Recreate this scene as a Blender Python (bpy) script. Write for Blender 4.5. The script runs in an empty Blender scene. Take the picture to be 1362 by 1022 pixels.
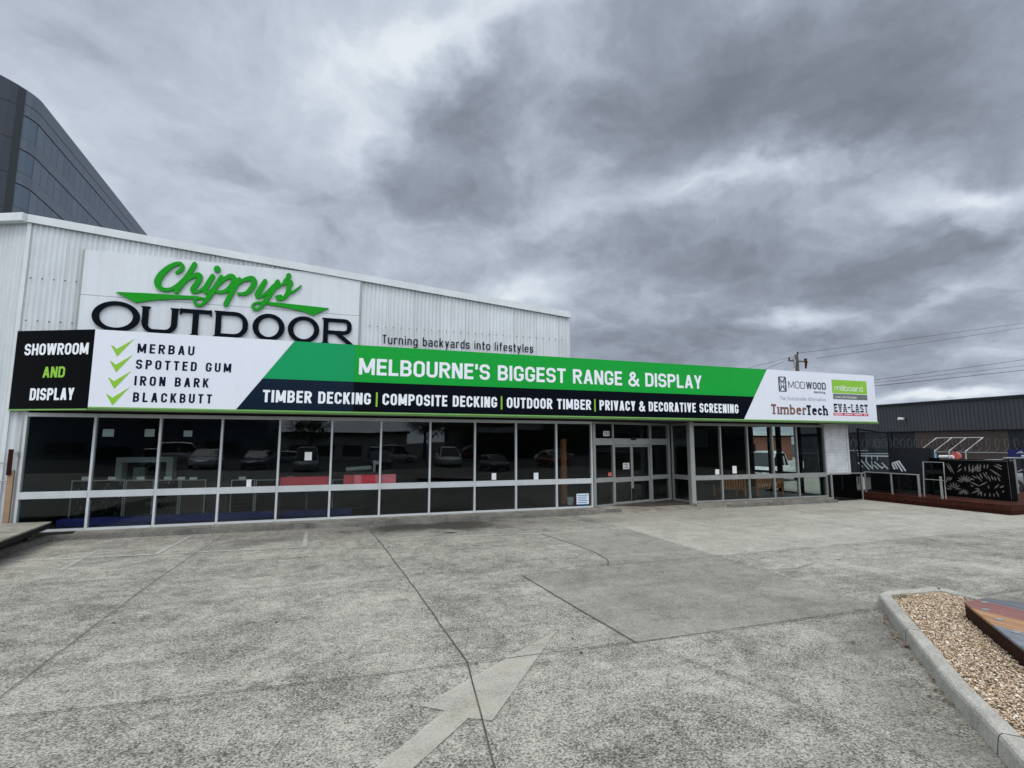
import bpy, math, random
import numpy as np
from mathutils import Vector, Matrix
random.seed(7)
SC = bpy.context.scene
COL = SC.collection

# ------------------------------------------------------------------ camera
F, CX, CY, HZ, VPX, H = 670., 681., 511., 590., 2670., 2.15
pitch = math.atan((HZ-CY)/F)
al = math.atan((VPX-CX)/(F/math.cos(pitch)))
FW = np.array([math.cos(al)*math.cos(pitch), math.sin(al)*math.cos(pitch), math.sin(pitch)])
RT = np.array([math.sin(al), -math.cos(al), 0.])
UP = np.cross(RT, FW)
EYE = np.array([0, 0, H])
cd = bpy.data.cameras.new('camera'); cam = bpy.data.objects.new('camera', cd); COL.objects.link(cam)
cd.sensor_width = 36; cd.lens = F/1362*36; cd.clip_start = .05; cd.clip_end = 3000
M3 = Matrix((RT, UP, -FW)).transposed()
cam.matrix_world = Matrix.Translation(EYE.tolist()) @ M3.to_4x4()
SC.camera = cam
# survey helpers: where a sight line of the photograph meets a known plane of the place
def ray(x, y): return FW+RT*(x-CX)/F+UP*(CY-y)/F
def G(x, y, z=0.):
    d = ray(x, y); return EYE+d*((z-H)/d[2])
def PY(x, y, Y):
    d = ray(x, y); return EYE+d*(Y/d[1])
def PX(x, y, X):
    d = ray(x, y); return EYE+d*(X/d[0])

# ------------------------------------------------------------------ light
SUN_EL, SUN_AZ = math.radians(60), math.radians(205)      # azimuth from +Y, clockwise: behind the viewer
sd = Vector((math.sin(SUN_AZ)*math.cos(SUN_EL), math.cos(SUN_AZ)*math.cos(SUN_EL), math.sin(SUN_EL)))
ld = bpy.data.lights.new('sun', 'SUN'); lo = bpy.data.objects.new('sun', ld); COL.objects.link(lo)
ld.energy = 1.3; ld.angle = math.radians(25); ld.color = (1, .95, .87)
lo.rotation_euler = sd.to_track_quat('Z', 'Y').to_euler()
SC.view_settings.view_transform = 'Standard'; SC.view_settings.look = 'None'
SC.view_settings.exposure = 0; SC.view_settings.gamma = 1
SC.cycles.max_bounces = 8; SC.cycles.transparent_max_bounces = 24
SC.cycles.use_denoising = True; SC.cycles.caustics_reflective = False; SC.cycles.caustics_refractive = False

def S(r, g, b):
    f = lambda c: (c/12.92 if c <= .04045 else ((c+.055)/1.055)**2.4)
    return (f(r/255), f(g/255), f(b/255))

class NT:
    def __init__(s, tree): s.t = tree; s.n = tree.nodes; s.l = tree.links
    def node(s, typ, **kw):
        n = s.n.new(typ)
        for k, v in kw.items(): setattr(n, k, v)
        return n
    def put(s, sock, v):
        if isinstance(v, bpy.types.NodeSocket): s.l.new(v, sock)
        elif v is not None: sock.default_value = v
    def m(s, op, a, b=None, c=None, clamp=False):
        n = s.node('ShaderNodeMath', operation=op, use_clamp=clamp)
        for i, v in enumerate((a, b, c)):
            if v is not None: s.put(n.inputs[i], v)
        return n.outputs[0]
    def v(s, op, a, b=None, scale=None):
        n = s.node('ShaderNodeVectorMath', operation=op)
        s.put(n.inputs[0], a)
        if b is not None: s.put(n.inputs[1], b)
        if scale is not None: s.put(n.inputs['Scale'], scale)
        return n.outputs['Value'] if op in ('DOT_PRODUCT', 'LENGTH') else n.outputs[0]
    def noise(s, vec, scale, detail=4., rough=.55, dist=0., out=0):
        n = s.node('ShaderNodeTexNoise')
        if vec is not None: s.l.new(vec, n.inputs['Vector'])
        n.inputs['Scale'].default_value = scale; n.inputs['Detail'].default_value = detail
        n.inputs['Roughness'].default_value = rough; n.inputs['Distortion'].default_value = dist
        return n.outputs[out]
    def ramp(s, fac, stops, interp='LINEAR'):
        n = s.node('ShaderNodeValToRGB'); r = n.color_ramp; r.interpolation = interp
        while len(r.elements) < len(stops): r.elements.new(.5)
        for e, (p, c) in zip(r.elements, stops):
            e.position = p; e.color = (c, c, c, 1) if isinstance(c, (int, float)) else (*c, 1)
        s.put(n.inputs[0], fac); return n.outputs[0]
    def mix(s, fac, a, b, blend='MIX'):
        n = s.node('ShaderNodeMix', data_type='RGBA', blend_type=blend)
        s.put(n.inputs[0], fac)
        for i, v in ((6, a), (7, b)):
            s.put(n.inputs[i], (*v, 1) if isinstance(v, tuple) and len(v) == 3 else v)
        return n.outputs[2]
    def sstep(s, x, a, b, c=0., d=1.):
        n = s.node('ShaderNodeMapRange', interpolation_type='SMOOTHSTEP')
        s.put(n.inputs[0], x)
        for i, v in zip((1, 2, 3, 4), (a, b, c, d)): n.inputs[i].default_value = v
        return n.outputs[0]

# sky: Nishita daylight behind a broken layer of cloud lying on a plane overhead
w = bpy.data.worlds.new('World'); SC.world = w; w.use_nodes = True
W = NT(w.node_tree); W.n.clear()
sky = W.node('ShaderNodeTexSky', sky_type='NISHITA'); sky.sun_disc = False
sky.sun_elevation = SUN_EL; sky.sun_rotation = SUN_AZ
tc = W.node('ShaderNodeTexCoord').outputs['Generated']
sx = W.node('ShaderNodeSeparateXYZ'); W.l.new(tc, sx.inputs[0])
ZO = .38
zz = W.m('ADD', W.m('MAXIMUM', sx.outputs[2], 0.), ZO)
cb = W.node('ShaderNodeCombineXYZ'); W.l.new(W.m('DIVIDE', sx.outputs[0], zz), cb.inputs[0]); W.l.new(W.m('DIVIDE', sx.outputs[1], zz), cb.inputs[1])
P0 = cb.outputs[0]
wv = W.v('SUBTRACT', W.noise(P0, 2.4, 3, .5, out=1), (.5, .5, .5))
wv2 = W.v('SUBTRACT', W.noise(P0, 8., 5, .6, out=1), (.5, .5, .5))
PW = W.v('ADD', W.v('ADD', P0, W.v('SCALE', wv, scale=.22)), W.v('SCALE', wv2, scale=.15))
def uv(x, y):
    d = ray(x, y); d = d/np.linalg.norm(d); q = max(d[2], 0)+ZO
    return np.array([d[0]/q, d[1]/q])
# cloud banks: where they stand, their half extents and tilt, strength (negative = thick dark cloud)
BANKS = [(260, 150, 330, 190, .06, 0), (620, 30, 150, 45, .30, -20), (475, 185, 60, 40, .20, -55), (450, 95, 90, 40, .10, -30), (560, 262, 150, 36, -.16, 3), (640, 205, 90, 50, -.10, -10),
         (600, 130, 80, 60, -.18, -45), (720, 95, 50, 40, .12, -40), (690, 190, 40, 30, .10, -20), (960, 140, 260, 100, -.16, 5), (1200, 110, 300, 150, -.20, 0), (720, 305, 140, 24, .15, -22), (900, 262, 90, 20, .18, -18), (1080, 228, 160, 16, .20, -8),
         (1290, 258, 90, 22, .34, -8), (1300, 292, 34, 16, .22, 0), (960, 345, 260, 48, -.19, 6), (1230, 335, 130, 34, -.15, -15), (1000, 330, 420, 240, -.07, 0), (690, 395, 70, 20, .26, 0), (560, 360, 130, 40, .0, 0),
         (1060, 423, 80, 12, .26, -3), (880, 440, 200, 24, -.14, 0), (1200, 440, 170, 30, -.12, -10), (1250, 405, 120, 12, .14, -25), (1150, 480, 200, 14, .05, 0), (1250, 527, 110, 8, .40, -3), (1320, 470, 60, 10, .12, 0), (90, 60, 120, 50, -.07, 0), (330, 330, 160, 60, .02, 0), (30, 20, 60, 30, .06, 0), (760, 470, 330, 36, -.13, 0), (1180, 470, 160, 24, -.08, 0)]
big = W.noise(PW, 2.2, 5, .5); fine = W.noise(PW, 7., 8, .62)
bil = W.m('ABSOLUTE', W.m('SUBTRACT', W.noise(W.v('ADD', P0, W.v('SCALE', wv, scale=.5)), 4.2, 5, .55), .5))
acc = W.m('MULTIPLY_ADD', W.m('SUBTRACT', big, .5), .55, .505)
acc = W.m('MULTIPLY_ADD', W.m('SUBTRACT', fine, .5), .36, acc)
acc = W.m('MULTIPLY_ADD', W.m('SUBTRACT', .1, bil), .60, acc)
for (bx, by, rx, ry, amp, ang) in BANKS:
    if not amp: continue
    c = uv(bx, by); a = math.radians(ang)
    J = np.array([(uv(bx+2*math.cos(a), by+2*math.sin(a))-c)/2, (uv(bx-2*math.sin(a), by+2*math.cos(a))-c)/2]).T
    Mi = np.linalg.inv(J)/np.array([[rx], [ry]])
    k = -Mi@c
    q = W.v('DOT_PRODUCT', PW, (Mi[0, 0], Mi[0, 1], 0)); r = W.v('DOT_PRODUCT', PW, (Mi[1, 0], Mi[1, 1], 0))
    q = W.m('ADD', q, float(k[0])); r = W.m('ADD', r, float(k[1]))
    e = W.m('EXPONENT', W.m('MULTIPLY', W.m('MULTIPLY_ADD', q, q, W.m('MULTIPLY', r, r)), -1.))
    acc = W.m('MULTIPLY_ADD', e, amp*1.22, acc)
ccol = W.ramp(acc, [(.0, S(114, 121, 133)), (.2, S(132, 140, 153)), (.36, S(152, 161, 176)), (.52, S(178, 188, 203)), (.68, S(199, 209, 222)), (.85, S(226, 233, 241)), (1., S(245, 249, 252))])
# the cloud deck is thinnest and brightest overhead and round the sun, behind the viewer
fwd = (float(FW[0]), float(FW[1]), 0.)
back = W.sstep(W.v('DOT_PRODUCT', tc, fwd), .45, -.5)
high = W.sstep(sx.outputs[2], .72, 1.)
gain = W.m('ADD', 1., W.m('ADD', W.m('MULTIPLY', back, 1.35), W.m('MULTIPLY', high, 1.75)))
thin = W.m('MULTIPLY', W.m('ADD', back, high, clamp=True), .5)
cc = W.v('SCALE', W.mix(thin, ccol, S(194, 195, 195)), scale=W.m('MULTIPLY', gain, 10.))
gap = W.sstep(acc, .86, 1.05, 0., .35)
mx = W.mix(gap, cc, sky.outputs[0])
bg = W.node('ShaderNodeBackground'); W.l.new(mx, bg.inputs[0]); bg.inputs[1].default_value = .1
wo = W.node('ShaderNodeOutputWorld'); W.l.new(bg.outputs[0], wo.inputs[0])

# ------------------------------------------------------------------ materials
MATS = {}
def new_mat(name):
    m = bpy.data.materials.new(name); m.use_nodes = True; t = NT(m.node_tree); t.n.clear()
    out = t.node('ShaderNodeOutputMaterial'); p = t.node('ShaderNodeBsdfPrincipled'); t.l.new(p.outputs[0], out.inputs[0])
    MATS[name] = m; return m, t, p, out
def ocoord(t): return t.node('ShaderNodeTexCoord').outputs['Object']
def mat(name, col, rough=.6, var=.12, scale=2.5, bump=0., bscale=60., metal=0., spec=.5, streak=0., fine=0., lap=0.):
    m, t, p, out = new_mat(name)
    oc = ocoord(t); n = t.noise(oc, scale, 5, .6)
    c = t.mix(1., (*col, 1), t.ramp(n, [(.3, 1-var), (.7, 1+var)]), 'MULTIPLY')
    if fine: c = t.mix(1., c, t.ramp(t.noise(oc, 45, 3, .7), [(.35, 1-fine), (.65, 1+fine)]), 'MULTIPLY')
    if streak:
        v = t.v('MULTIPLY', oc, (7., 7., .35))
        c = t.mix(t.ramp(t.noise(v, 1., 5, .65), [(.45, 0.), (.8, streak)]), c, tuple(x*.45 for x in col))
    if lap:                                   # sheet laps: a grimy line where one sheet overlaps the next
        s = t.node('ShaderNodeSeparateXYZ'); t.l.new(oc, s.inputs[0])
        q = t.m('FRACT', t.m('DIVIDE', s.outputs[0], lap)); c = t.mix(t.m('MULTIPLY', t.m('LESS_THAN', q, .03), .4), c, tuple(x*.4 for x in col))
        sh_ = t.node('ShaderNodeTexWhiteNoise', noise_dimensions='1D'); t.l.new(t.m('FLOOR', t.m('DIVIDE', s.outputs[0], lap)), sh_.inputs['W'])
        c = t.mix(1., c, t.ramp(sh_.outputs[0], [(0., .9), (1., 1.04)]), 'MULTIPLY')
    t.put(p.inputs['Base Color'], c); p.inputs['Metallic'].default_value = metal
    p.inputs['Specular IOR Level'].default_value = spec
    t.put(p.inputs['Roughness'], t.m('MULTIPLY_ADD', n, .2, rough-.1, clamp=True))
    if bump:
        b = t.node('ShaderNodeBump'); b.inputs['Strength'].default_value = bump; b.inputs['Distance'].default_value = .01
        t.l.new(t.noise(oc, bscale, 4, .6), b.inputs['Height']); t.l.new(b.outputs[0], p.inputs['Normal'])
    return m
def glass_mat(name, tint, boost=.72):
    m = bpy.data.materials.new(name); m.use_nodes = True; t = NT(m.node_tree); t.n.clear()
    out = t.node('ShaderNodeOutputMaterial')
    tr = t.node('ShaderNodeBsdfTransparent'); tr.inputs[0].default_value = (*tint, 1)
    gl = t.node('ShaderNodeBsdfGlossy'); gl.inputs['Roughness'].default_value = 0.; gl.inputs[0].default_value = (.9, .95, 1, 1)
    ge = t.node('ShaderNodeNewGeometry'); cs = t.m('ABSOLUTE', t.v('DOT_PRODUCT', ge.outputs['Incoming'], ge.outputs['Normal']))
    fr = t.m('MULTIPLY_ADD', t.m('POWER', t.m('SUBTRACT', 1., cs, clamp=True), 5.), .96, .04)      # the same from either side of a thin pane
    oc = ocoord(t); b = t.node('ShaderNodeBump'); b.inputs['Strength'].default_value = .03; b.inputs['Distance'].default_value = .02
    t.l.new(t.noise(oc, 1.3, 1, .5), b.inputs['Height']); t.l.new(b.outputs[0], gl.inputs['Normal'])
    mixs = t.node('ShaderNodeMixShader'); t.l.new(t.m('MULTIPLY', fr, boost, clamp=True), mixs.inputs[0])
    t.l.new(tr.outputs[0], mixs.inputs[1]); t.l.new(gl.outputs[0], mixs.inputs[2]); t.l.new(mixs.outputs[0], out.inputs[0])
    MATS[name] = m; return m
def brick_mat(name, c1, c2, mortar, sx=4.3, rough=.8, axis='XZ', bw=.5, rh=.25, ms=.02, bumpk=.4):
    m, t, p, out = new_mat(name); oc = ocoord(t)
    s = t.node('ShaderNodeSeparateXYZ'); t.l.new(oc, s.inputs[0]); c = t.node('ShaderNodeCombineXYZ')
    t.l.new(s.outputs['XYZ'.index(axis[0])], c.inputs[0]); t.l.new(s.outputs['XYZ'.index(axis[1])], c.inputs[1])
    b = t.node('ShaderNodeTexBrick'); t.l.new(c.outputs[0], b.inputs[0])
    b.inputs['Color1'].default_value = (*c1, 1); b.inputs['Color2'].default_value = (*c2, 1); b.inputs['Mortar'].default_value = (*mortar, 1)
    b.inputs['Scale'].default_value = sx; b.inputs['Mortar Size'].default_value = ms; b.inputs['Brick Width'].default_value = bw; b.inputs['Row Height'].default_value = rh
    n = t.noise(oc, 3., 4, .6)
    t.put(p.inputs['Base Color'], t.mix(1., b.outputs[0], t.ramp(n, [(.3, .8), (.7, 1.1)]), 'MULTIPLY'))
    p.inputs['Roughness'].default_value = rough
    bp = t.node('ShaderNodeBump'); bp.inputs['Strength'].default_value = bumpk; bp.inputs['Distance'].default_value = .01; bp.invert = True
    t.l.new(b.outputs[1], bp.inputs['Height']); t.l.new(bp.outputs[0], p.inputs['Normal'])
    return m
def concrete_mat(name, dark, light, tint=(1, 1, .97), speck=1., lane=False):
    m, t, p, out = new_mat(name)
    g = t.node('ShaderNodeNewGeometry').outputs['Position']
    big = t.noise(g, .22, 5, .6); mid = t.noise(g, 1.1, 6, .68, .6)
    st = t.noise(t.v('MULTIPLY', g, (.5, 2.2, 1.)), 1.3, 6, .7)
    f1 = t.noise(g, 52., 3, .75); f2 = t.noise(g, 120., 2, .6)
    vo = t.node('ShaderNodeTexVoronoi'); t.l.new(g, vo.inputs['Vector']); vo.inputs['Scale'].default_value = 90.
    vs = t.node('ShaderNodeSeparateColor'); t.l.new(vo.outputs['Color'], vs.inputs[0])
    f = t.m('MULTIPLY_ADD', t.m('SUBTRACT', big, .5), .8, .5)
    f = t.m('MULTIPLY_ADD', t.m('SUBTRACT', mid, .5), 1.15, f)
    f = t.m('MULTIPLY_ADD', t.m('SUBTRACT', st, .5), .7, f)
    md2 = t.noise(g, 5.5, 5, .7, .4)
    f = t.m('MULTIPLY_ADD', t.m('SUBTRACT', md2, .5), 1.1*speck, f)
    f = t.m('MULTIPLY_ADD', t.m('SUBTRACT', f1, .5), 2.2*speck, f)
    f = t.m('MULTIPLY_ADD', t.m('SUBTRACT', vs.outputs[0], .5), .75*speck, f)
    c = t.ramp(f, [(0., dark), (.5, tuple((a+b)/2 for a, b in zip(dark, light))), (1., light)])
    if lane:
        s = t.node('ShaderNodeSeparateXYZ'); t.l.new(g, s.inputs[0])
        # darker bays along the shop front; tyre and oil grime on the wheel path by the island
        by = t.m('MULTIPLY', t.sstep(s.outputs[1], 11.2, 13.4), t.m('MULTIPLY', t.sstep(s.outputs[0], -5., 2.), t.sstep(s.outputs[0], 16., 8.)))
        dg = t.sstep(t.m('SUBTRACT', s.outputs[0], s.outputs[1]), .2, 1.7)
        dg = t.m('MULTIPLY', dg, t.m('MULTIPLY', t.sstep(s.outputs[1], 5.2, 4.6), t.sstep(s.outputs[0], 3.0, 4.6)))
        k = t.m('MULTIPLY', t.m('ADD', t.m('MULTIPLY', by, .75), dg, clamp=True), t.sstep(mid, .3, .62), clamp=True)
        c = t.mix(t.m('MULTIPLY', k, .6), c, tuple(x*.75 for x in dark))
        # old oil drips where cars nose in, and a long dark patch below the middle windows
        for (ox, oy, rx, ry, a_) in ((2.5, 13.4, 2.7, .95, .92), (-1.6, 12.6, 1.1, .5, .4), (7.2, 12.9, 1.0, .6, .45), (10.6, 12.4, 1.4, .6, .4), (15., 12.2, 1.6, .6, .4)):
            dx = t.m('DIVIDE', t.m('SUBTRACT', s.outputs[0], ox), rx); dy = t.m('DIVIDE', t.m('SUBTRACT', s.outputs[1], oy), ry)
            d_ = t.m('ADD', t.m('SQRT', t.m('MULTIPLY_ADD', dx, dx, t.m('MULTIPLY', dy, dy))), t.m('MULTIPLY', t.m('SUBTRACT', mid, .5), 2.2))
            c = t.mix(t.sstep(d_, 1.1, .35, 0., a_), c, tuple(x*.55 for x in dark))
        # tyre tracks sweeping past the arrow
        tx = t.m('SUBTRACT', s.outputs[0], t.m('MULTIPLY', s.outputs[1], .55))
        for o_ in (.2, 1.7, 3.0):
            q = t.m('ABSOLUTE', t.m('SUBTRACT', tx, o_)); c = t.mix(t.m('MULTIPLY', t.sstep(q, .22, .04), t.sstep(t.noise(g, .9, 4, .6), .42, .62, 0., .30)), c, tuple(x*1.1 for x in dark))
        far = t.sstep(s.outputs[1], 8.1, 8.4); far = t.m('MULTIPLY', far, t.sstep(s.outputs[0], 6.7, 7.0))
        c = t.mix(t.m('MULTIPLY', far, .35), c, light)
    t.put(p.inputs['Base Color'], c); p.inputs['Roughness'].default_value = .88; p.inputs['Specular IOR Level'].default_value = .25
    b = t.node('ShaderNodeBump'); b.inputs['Strength'].default_value = .5*speck; b.inputs['Distance'].default_value = .006
    t.l.new(t.m('ADD', f1, t.m('MULTIPLY', f2, .5)), b.inputs['Height']); t.l.new(b.outputs[0], p.inputs['Normal'])
    return m
def worn_paint(name, col, cover):
    m, t, p, out = new_mat(name); g = t.node('ShaderNodeNewGeometry').outputs['Position']
    n = t.m('MULTIPLY_ADD', t.noise(g, 50., 3, .75), .55, t.m('MULTIPLY', t.noise(g, 2.2, 5, .65), .6))
    yel = t.ramp(t.noise(g, 3., 3, .6), [(.55, 0.), (.75, .4)])
    t.put(p.inputs['Base Color'], t.mix(yel, col, (.42, .36, .16))); p.inputs['Roughness'].default_value = .8
    tr = t.node('ShaderNodeBsdfTransparent'); mx = t.node('ShaderNodeMixShader')
    t.l.new(t.sstep(n, .60-cover*.4, .90-cover*.3, .12, .74), mx.inputs[0]); t.l.new(tr.outputs[0], mx.inputs[1]); t.l.new(p.outputs[0], mx.inputs[2]); t.l.new(mx.outputs[0], out.inputs[0])
    return m
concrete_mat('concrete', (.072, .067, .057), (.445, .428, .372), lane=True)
concrete_mat('concrete_patch', (.12, .115, .10), (.345, .331, .29), speck=.75)
concrete_mat('kerb_concrete', (.21, .203, .178), (.50, .485, .435), speck=.55)
concrete_mat('old_kerb', (.02, .02, .018), (.24, .235, .215), speck=.5)
concrete_mat('asphalt', (.02, .02, .02), (.085, .085, .085))
worn_paint('arrow_paint', (.47, .455, .395), .78); worn_paint('line_paint', (.50, .49, .45), .55)
mat('joint', (.06, .058, .052), .95, .5, 3); mat('oil', (.05, .048, .045), .8, .4, 3)
mat('white_steel', S(204, 211, 216), .45, .07, 1.2, streak=.28, lap=.76)
mat('white_panel', S(208, 215, 222), .5, .05, .8, streak=.2)
mat('white_trim', S(206, 212, 216), .5, .08, 1.5, streak=.15)
mat('sign_white', S(220, 225, 237), .35, .03, .6, streak=.07)
mat('letter_white', S(228, 233, 242), .4, .03)
mat('green_a', S(0, 150, 90), .4, .03, .7, spec=.2, streak=.06); mat('green_b', S(0, 156, 52), .4, .05, .7, spec=.2, streak=.08)
mat('navy_a', S(8, 28, 46), .2, .08, 1., spec=.1); mat('navy_b', S(4, 8, 20), .2, .1, 1., spec=.05); mat('black_gloss', S(3, 5, 8), .1, .1, 1., spec=.03)
mat('lime', S(132, 190, 40), .45, .06); mat('lime_edge', S(120, 170, 92), .5, .1, spec=.2); mat('green_sign', S(18, 146, 26), .45, .05, spec=.15); mat('lime_dark', S(84, 118, 70), .6, .1, spec=.2)
mat('black_letter', S(6, 12, 22), .5, .1, spec=.06); mat('dark_letter', S(16, 22, 44), .6, .1, spec=.08); mat('grey_letter', S(150, 156, 172), .5, .1)
mat('slate_letter', S(60, 58, 76), .5, .1); mat('brown_letter', S(112, 80, 68), .5, .1); mat('red_bar', S(190, 42, 62), .5, .1); mat('grey_bar', S(96, 104, 104), .5, .1)
mat('aluminium', S(156, 159, 158), .42, .1, 2., metal=.35, streak=.2); mat('aluminium_white', S(190, 196, 200), .42, .08, 2., streak=.2)
mat('dark_frame', S(20, 22, 24), .55, .1, spec=.15)
mat('soffit', S(92, 88, 80), .8, .1, spec=.1); mat('plinth', S(132, 128, 117), .85, .35, 3., bump=.4, streak=.5); mat('soil', (.17, .13, .09), .95, .3, 9.); mat('dry_leaf', (.16, .10, .05), .8, .4, 9.)
glass_mat('glass', (.82, .86, .85)); glass_mat('clear_glass', (.88, .92, .91)); glass_mat('smoke_glass', (.5, .52, .52))
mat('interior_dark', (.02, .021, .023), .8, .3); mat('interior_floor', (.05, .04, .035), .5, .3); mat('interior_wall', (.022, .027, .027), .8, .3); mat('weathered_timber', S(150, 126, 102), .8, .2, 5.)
mat('blue_carpet', S(30, 40, 110), .9, .2, 5.); mat('screen_black', S(6, 7, 9), .7, .2, spec=.08); mat('screen_brown', S(48, 38, 32), .6, .2); mat('white_tag', S(212, 214, 214), .7, .05)
mat('red_box', S(235, 40, 66), .5, .1); mat('dull_red_box', S(200, 66, 80), .6, .1); mat('pink_box', S(240, 120, 136), .6, .1)
mat('timber', S(150, 92, 52), .55, .25, 6.); mat('bench_timber', S(186, 116, 62), .5, .25, 7.)
mat('merbau', S(62, 32, 24), .6, .3, 5., fine=.15, spec=.12); mat('merbau_dark', S(46, 19, 14), .65, .25, 5., spec=.12)
mat('charcoal_steel', S(64, 67, 72), .7, .1, .6, spec=.12); mat('charcoal_dark', S(40, 43, 48), .75, .12, spec=.1); mat('galv', S(150, 156, 158), .45, .15, metal=.4)
brick_mat('white_brick', S(236, 238, 240), S(222, 226, 230), S(170, 176, 184), 4.3, bumpk=.8)
brick_mat('red_brick', S(150, 84, 64), S(126, 66, 50), S(150, 130, 116), 4.3, axis='XZ'); brick_mat('brown_brick', S(62, 51, 48), S(54, 44, 41), S(58, 54, 52), 4.3, axis='YZ')
mat('rubber', (.02, .02, .02), .85, .2); mat('alloy', (.5, .51, .53), .35, .1, metal=.8)
mat('car_glass', (.015, .02, .022), .06, .1); mat('lamp_glass', (.7, .7, .68), .15, .05); mat('tail_red', (.4, .01, .01), .2, .05)
for n, c in (('paint_white', S(225, 227, 228)), ('paint_silver', S(150, 154, 158)), ('paint_blue', S(28, 44, 82)), ('paint_red', S(120, 22, 22)), ('paint_dark', S(34, 36, 40)), ('paint_grey', S(92, 98, 104))): mat(n, c, .22, .02)
mat('bark', (.10, .075, .05), .9, .3, 8.); mat('leaf', (.05, .085, .03), .6, .45, 1.2); mat('grass', (.07, .11, .03), .7, .4, 8.)
mat('pole_timber', S(84, 76, 70), .85, .2, 4.); mat('wire', (.02, .02, .02), .6, .1); mat('render_cream', S(214, 210, 198), .8, .1); mat('render_blue', S(96, 108, 122), .7, .1)
mat('sign_blue', S(34, 40, 96), .4, .05); mat('cyan_box', S(40, 130, 190), .5, .1); mat('paper', S(224, 228, 230), .8, .03); mat('salmon', S(196, 96, 88), .6, .1)

# ------------------------------------------------------------------ mesh helpers
ORG = {}
class MB:
    def __init__(s): s.v = []; s.f = []; s.mi = []; s.cur = 0
    def poly(s, pts):
        b = len(s.v); s.v += [tuple(map(float, p)) for p in pts]; s.f.append(tuple(range(b, b+len(pts)))); s.mi.append(s.cur); return s
    def grid(s, P, closed=False):
        n, m = len(P), len(P[0]); b = len(s.v)
        for r in P: s.v += [tuple(map(float, p)) for p in r]
        for i in range(n-1):
            for j in range(m if closed else m-1):
                k = (j+1) % m; s.f.append((b+i*m+j, b+i*m+k, b+(i+1)*m+k, b+(i+1)*m+j)); s.mi.append(s.cur)
        return s
    def hexa(s, a, b):                       # two quads, bottom and top, counter-clockwise seen from above
        k = len(s.v); s.v += [tuple(map(float, p)) for p in list(a)+list(b)]
        for f in ((3, 2, 1, 0), (4, 5, 6, 7), (0, 1, 5, 4), (1, 2, 6, 5), (2, 3, 7, 6), (3, 0, 4, 7)):
            s.f.append(tuple(k+i for i in f)); s.mi.append(s.cur)
        return s
    def box(s, x0, y0, z0, x1, y1, z1):
        q = [(x0, y0), (x1, y0), (x1, y1), (x0, y1)]
        return s.hexa([(x, y, z0) for x, y in q], [(x, y, z1) for x, y in q])
    def wall(s, p, q, z0, z1, t, off=0., z0b=None, z1b=None):   # upright slab along p->q, t thick, centred off to the left
        p = np.array(p[:2], float); q = np.array(q[:2], float); d = (q-p)/np.linalg.norm(q-p); n = np.array([-d[1], d[0]])
        a, b, c, e = p+n*(off-t/2), q+n*(off-t/2), q+n*(off+t/2), p+n*(off+t/2)
        z0b = z0 if z0b is None else z0b; z1b = z1 if z1b is None else z1b
        return s.hexa([(*a, z0), (*b, z0b), (*c, z0b), (*e, z0)], [(*a, z1), (*b, z1b), (*c, z1b), (*e, z1)])
    def prism(s, pts, h0, h1, ax='Z'):       # polygon extruded along an axis; pts in the other two axes in order
        def P(p, h): return (p[0], p[1], h) if ax == 'Z' else ((p[0], h, p[1]) if ax == 'Y' else (h, p[0], p[1]))
        b = len(s.v); n = len(pts)
        s.v += [P(p, h0) for p in pts]+[P(p, h1) for p in pts]
        s.f += [tuple(range(b+n-1, b-1, -1)), tuple(range(b+n, b+2*n))]; s.mi += [s.cur]*2
        for i in range(n):
            j = (i+1) % n; s.f.append((b+i, b+j, b+n+j, b+n+i)); s.mi.append(s.cur)
        return s
    def tube(s, pts, r, n=6, cap=True):
        pts = [Vector(p) for p in pts]; rs = r if isinstance(r, (list, tuple)) else [r]*len(pts); R = []
        for i, p in enumerate(pts):
            d = (pts[min(i+1, len(pts)-1)]-pts[max(i-1, 0)]).normalized()
            u = d.cross(Vector((0, 0, 1)) if abs(d.z) < .9 else Vector((1, 0, 0))).normalized(); v = d.cross(u)
            R.append([p+(u*math.cos(2*math.pi*k/n)+v*math.sin(2*math.pi*k/n))*rs[i] for k in range(n)])
        s.grid(R, True)
        if cap: s.poly(R[0]); s.poly(R[-1][::-1])
        return s
    def build(s, name, m, parent=None, smooth=False, bevel=0.):
        me = bpy.data.meshes.new(name)
        o = np.array(ORG.get(parent.name, (0, 0, 0)) if parent else (0, 0, 0))
        V = (np.array(s.v)-o).tolist() if s.v else []
        me.from_pydata(V, [], s.f)
        for q in (m if isinstance(m, (list, tuple)) else [m]): me.materials.append(MATS[q])
        if any(s.mi): me.polygons.foreach_set('material_index', s.mi)
        if smooth: me.polygons.foreach_set('use_smooth', [True]*len(me.polygons))
        me.update(); ob = bpy.data.objects.new(name, me); COL.objects.link(ob)
        if parent: ob.parent = parent; ORG[ob.name] = tuple(o)
        if bevel:
            bv = ob.modifiers.new('bevel', 'BEVEL'); bv.width = bevel; bv.segments = 2; bv.limit_method = 'ANGLE'
        return ob
def thing(name, label, cat, loc=(0, 0, 0), group=None):
    o = bpy.data.objects.new(name, None); COL.objects.link(o); o.location = loc; ORG[o.name] = tuple(loc); o.empty_display_size = .2
    return tag(o, label, cat, group)
def tag(o, label, cat, group=None):
    o['label'] = label; o['category'] = cat
    if group: o['group'] = group
    return o
def struct(o, kind='structure'): o['kind'] = kind; return o
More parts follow.
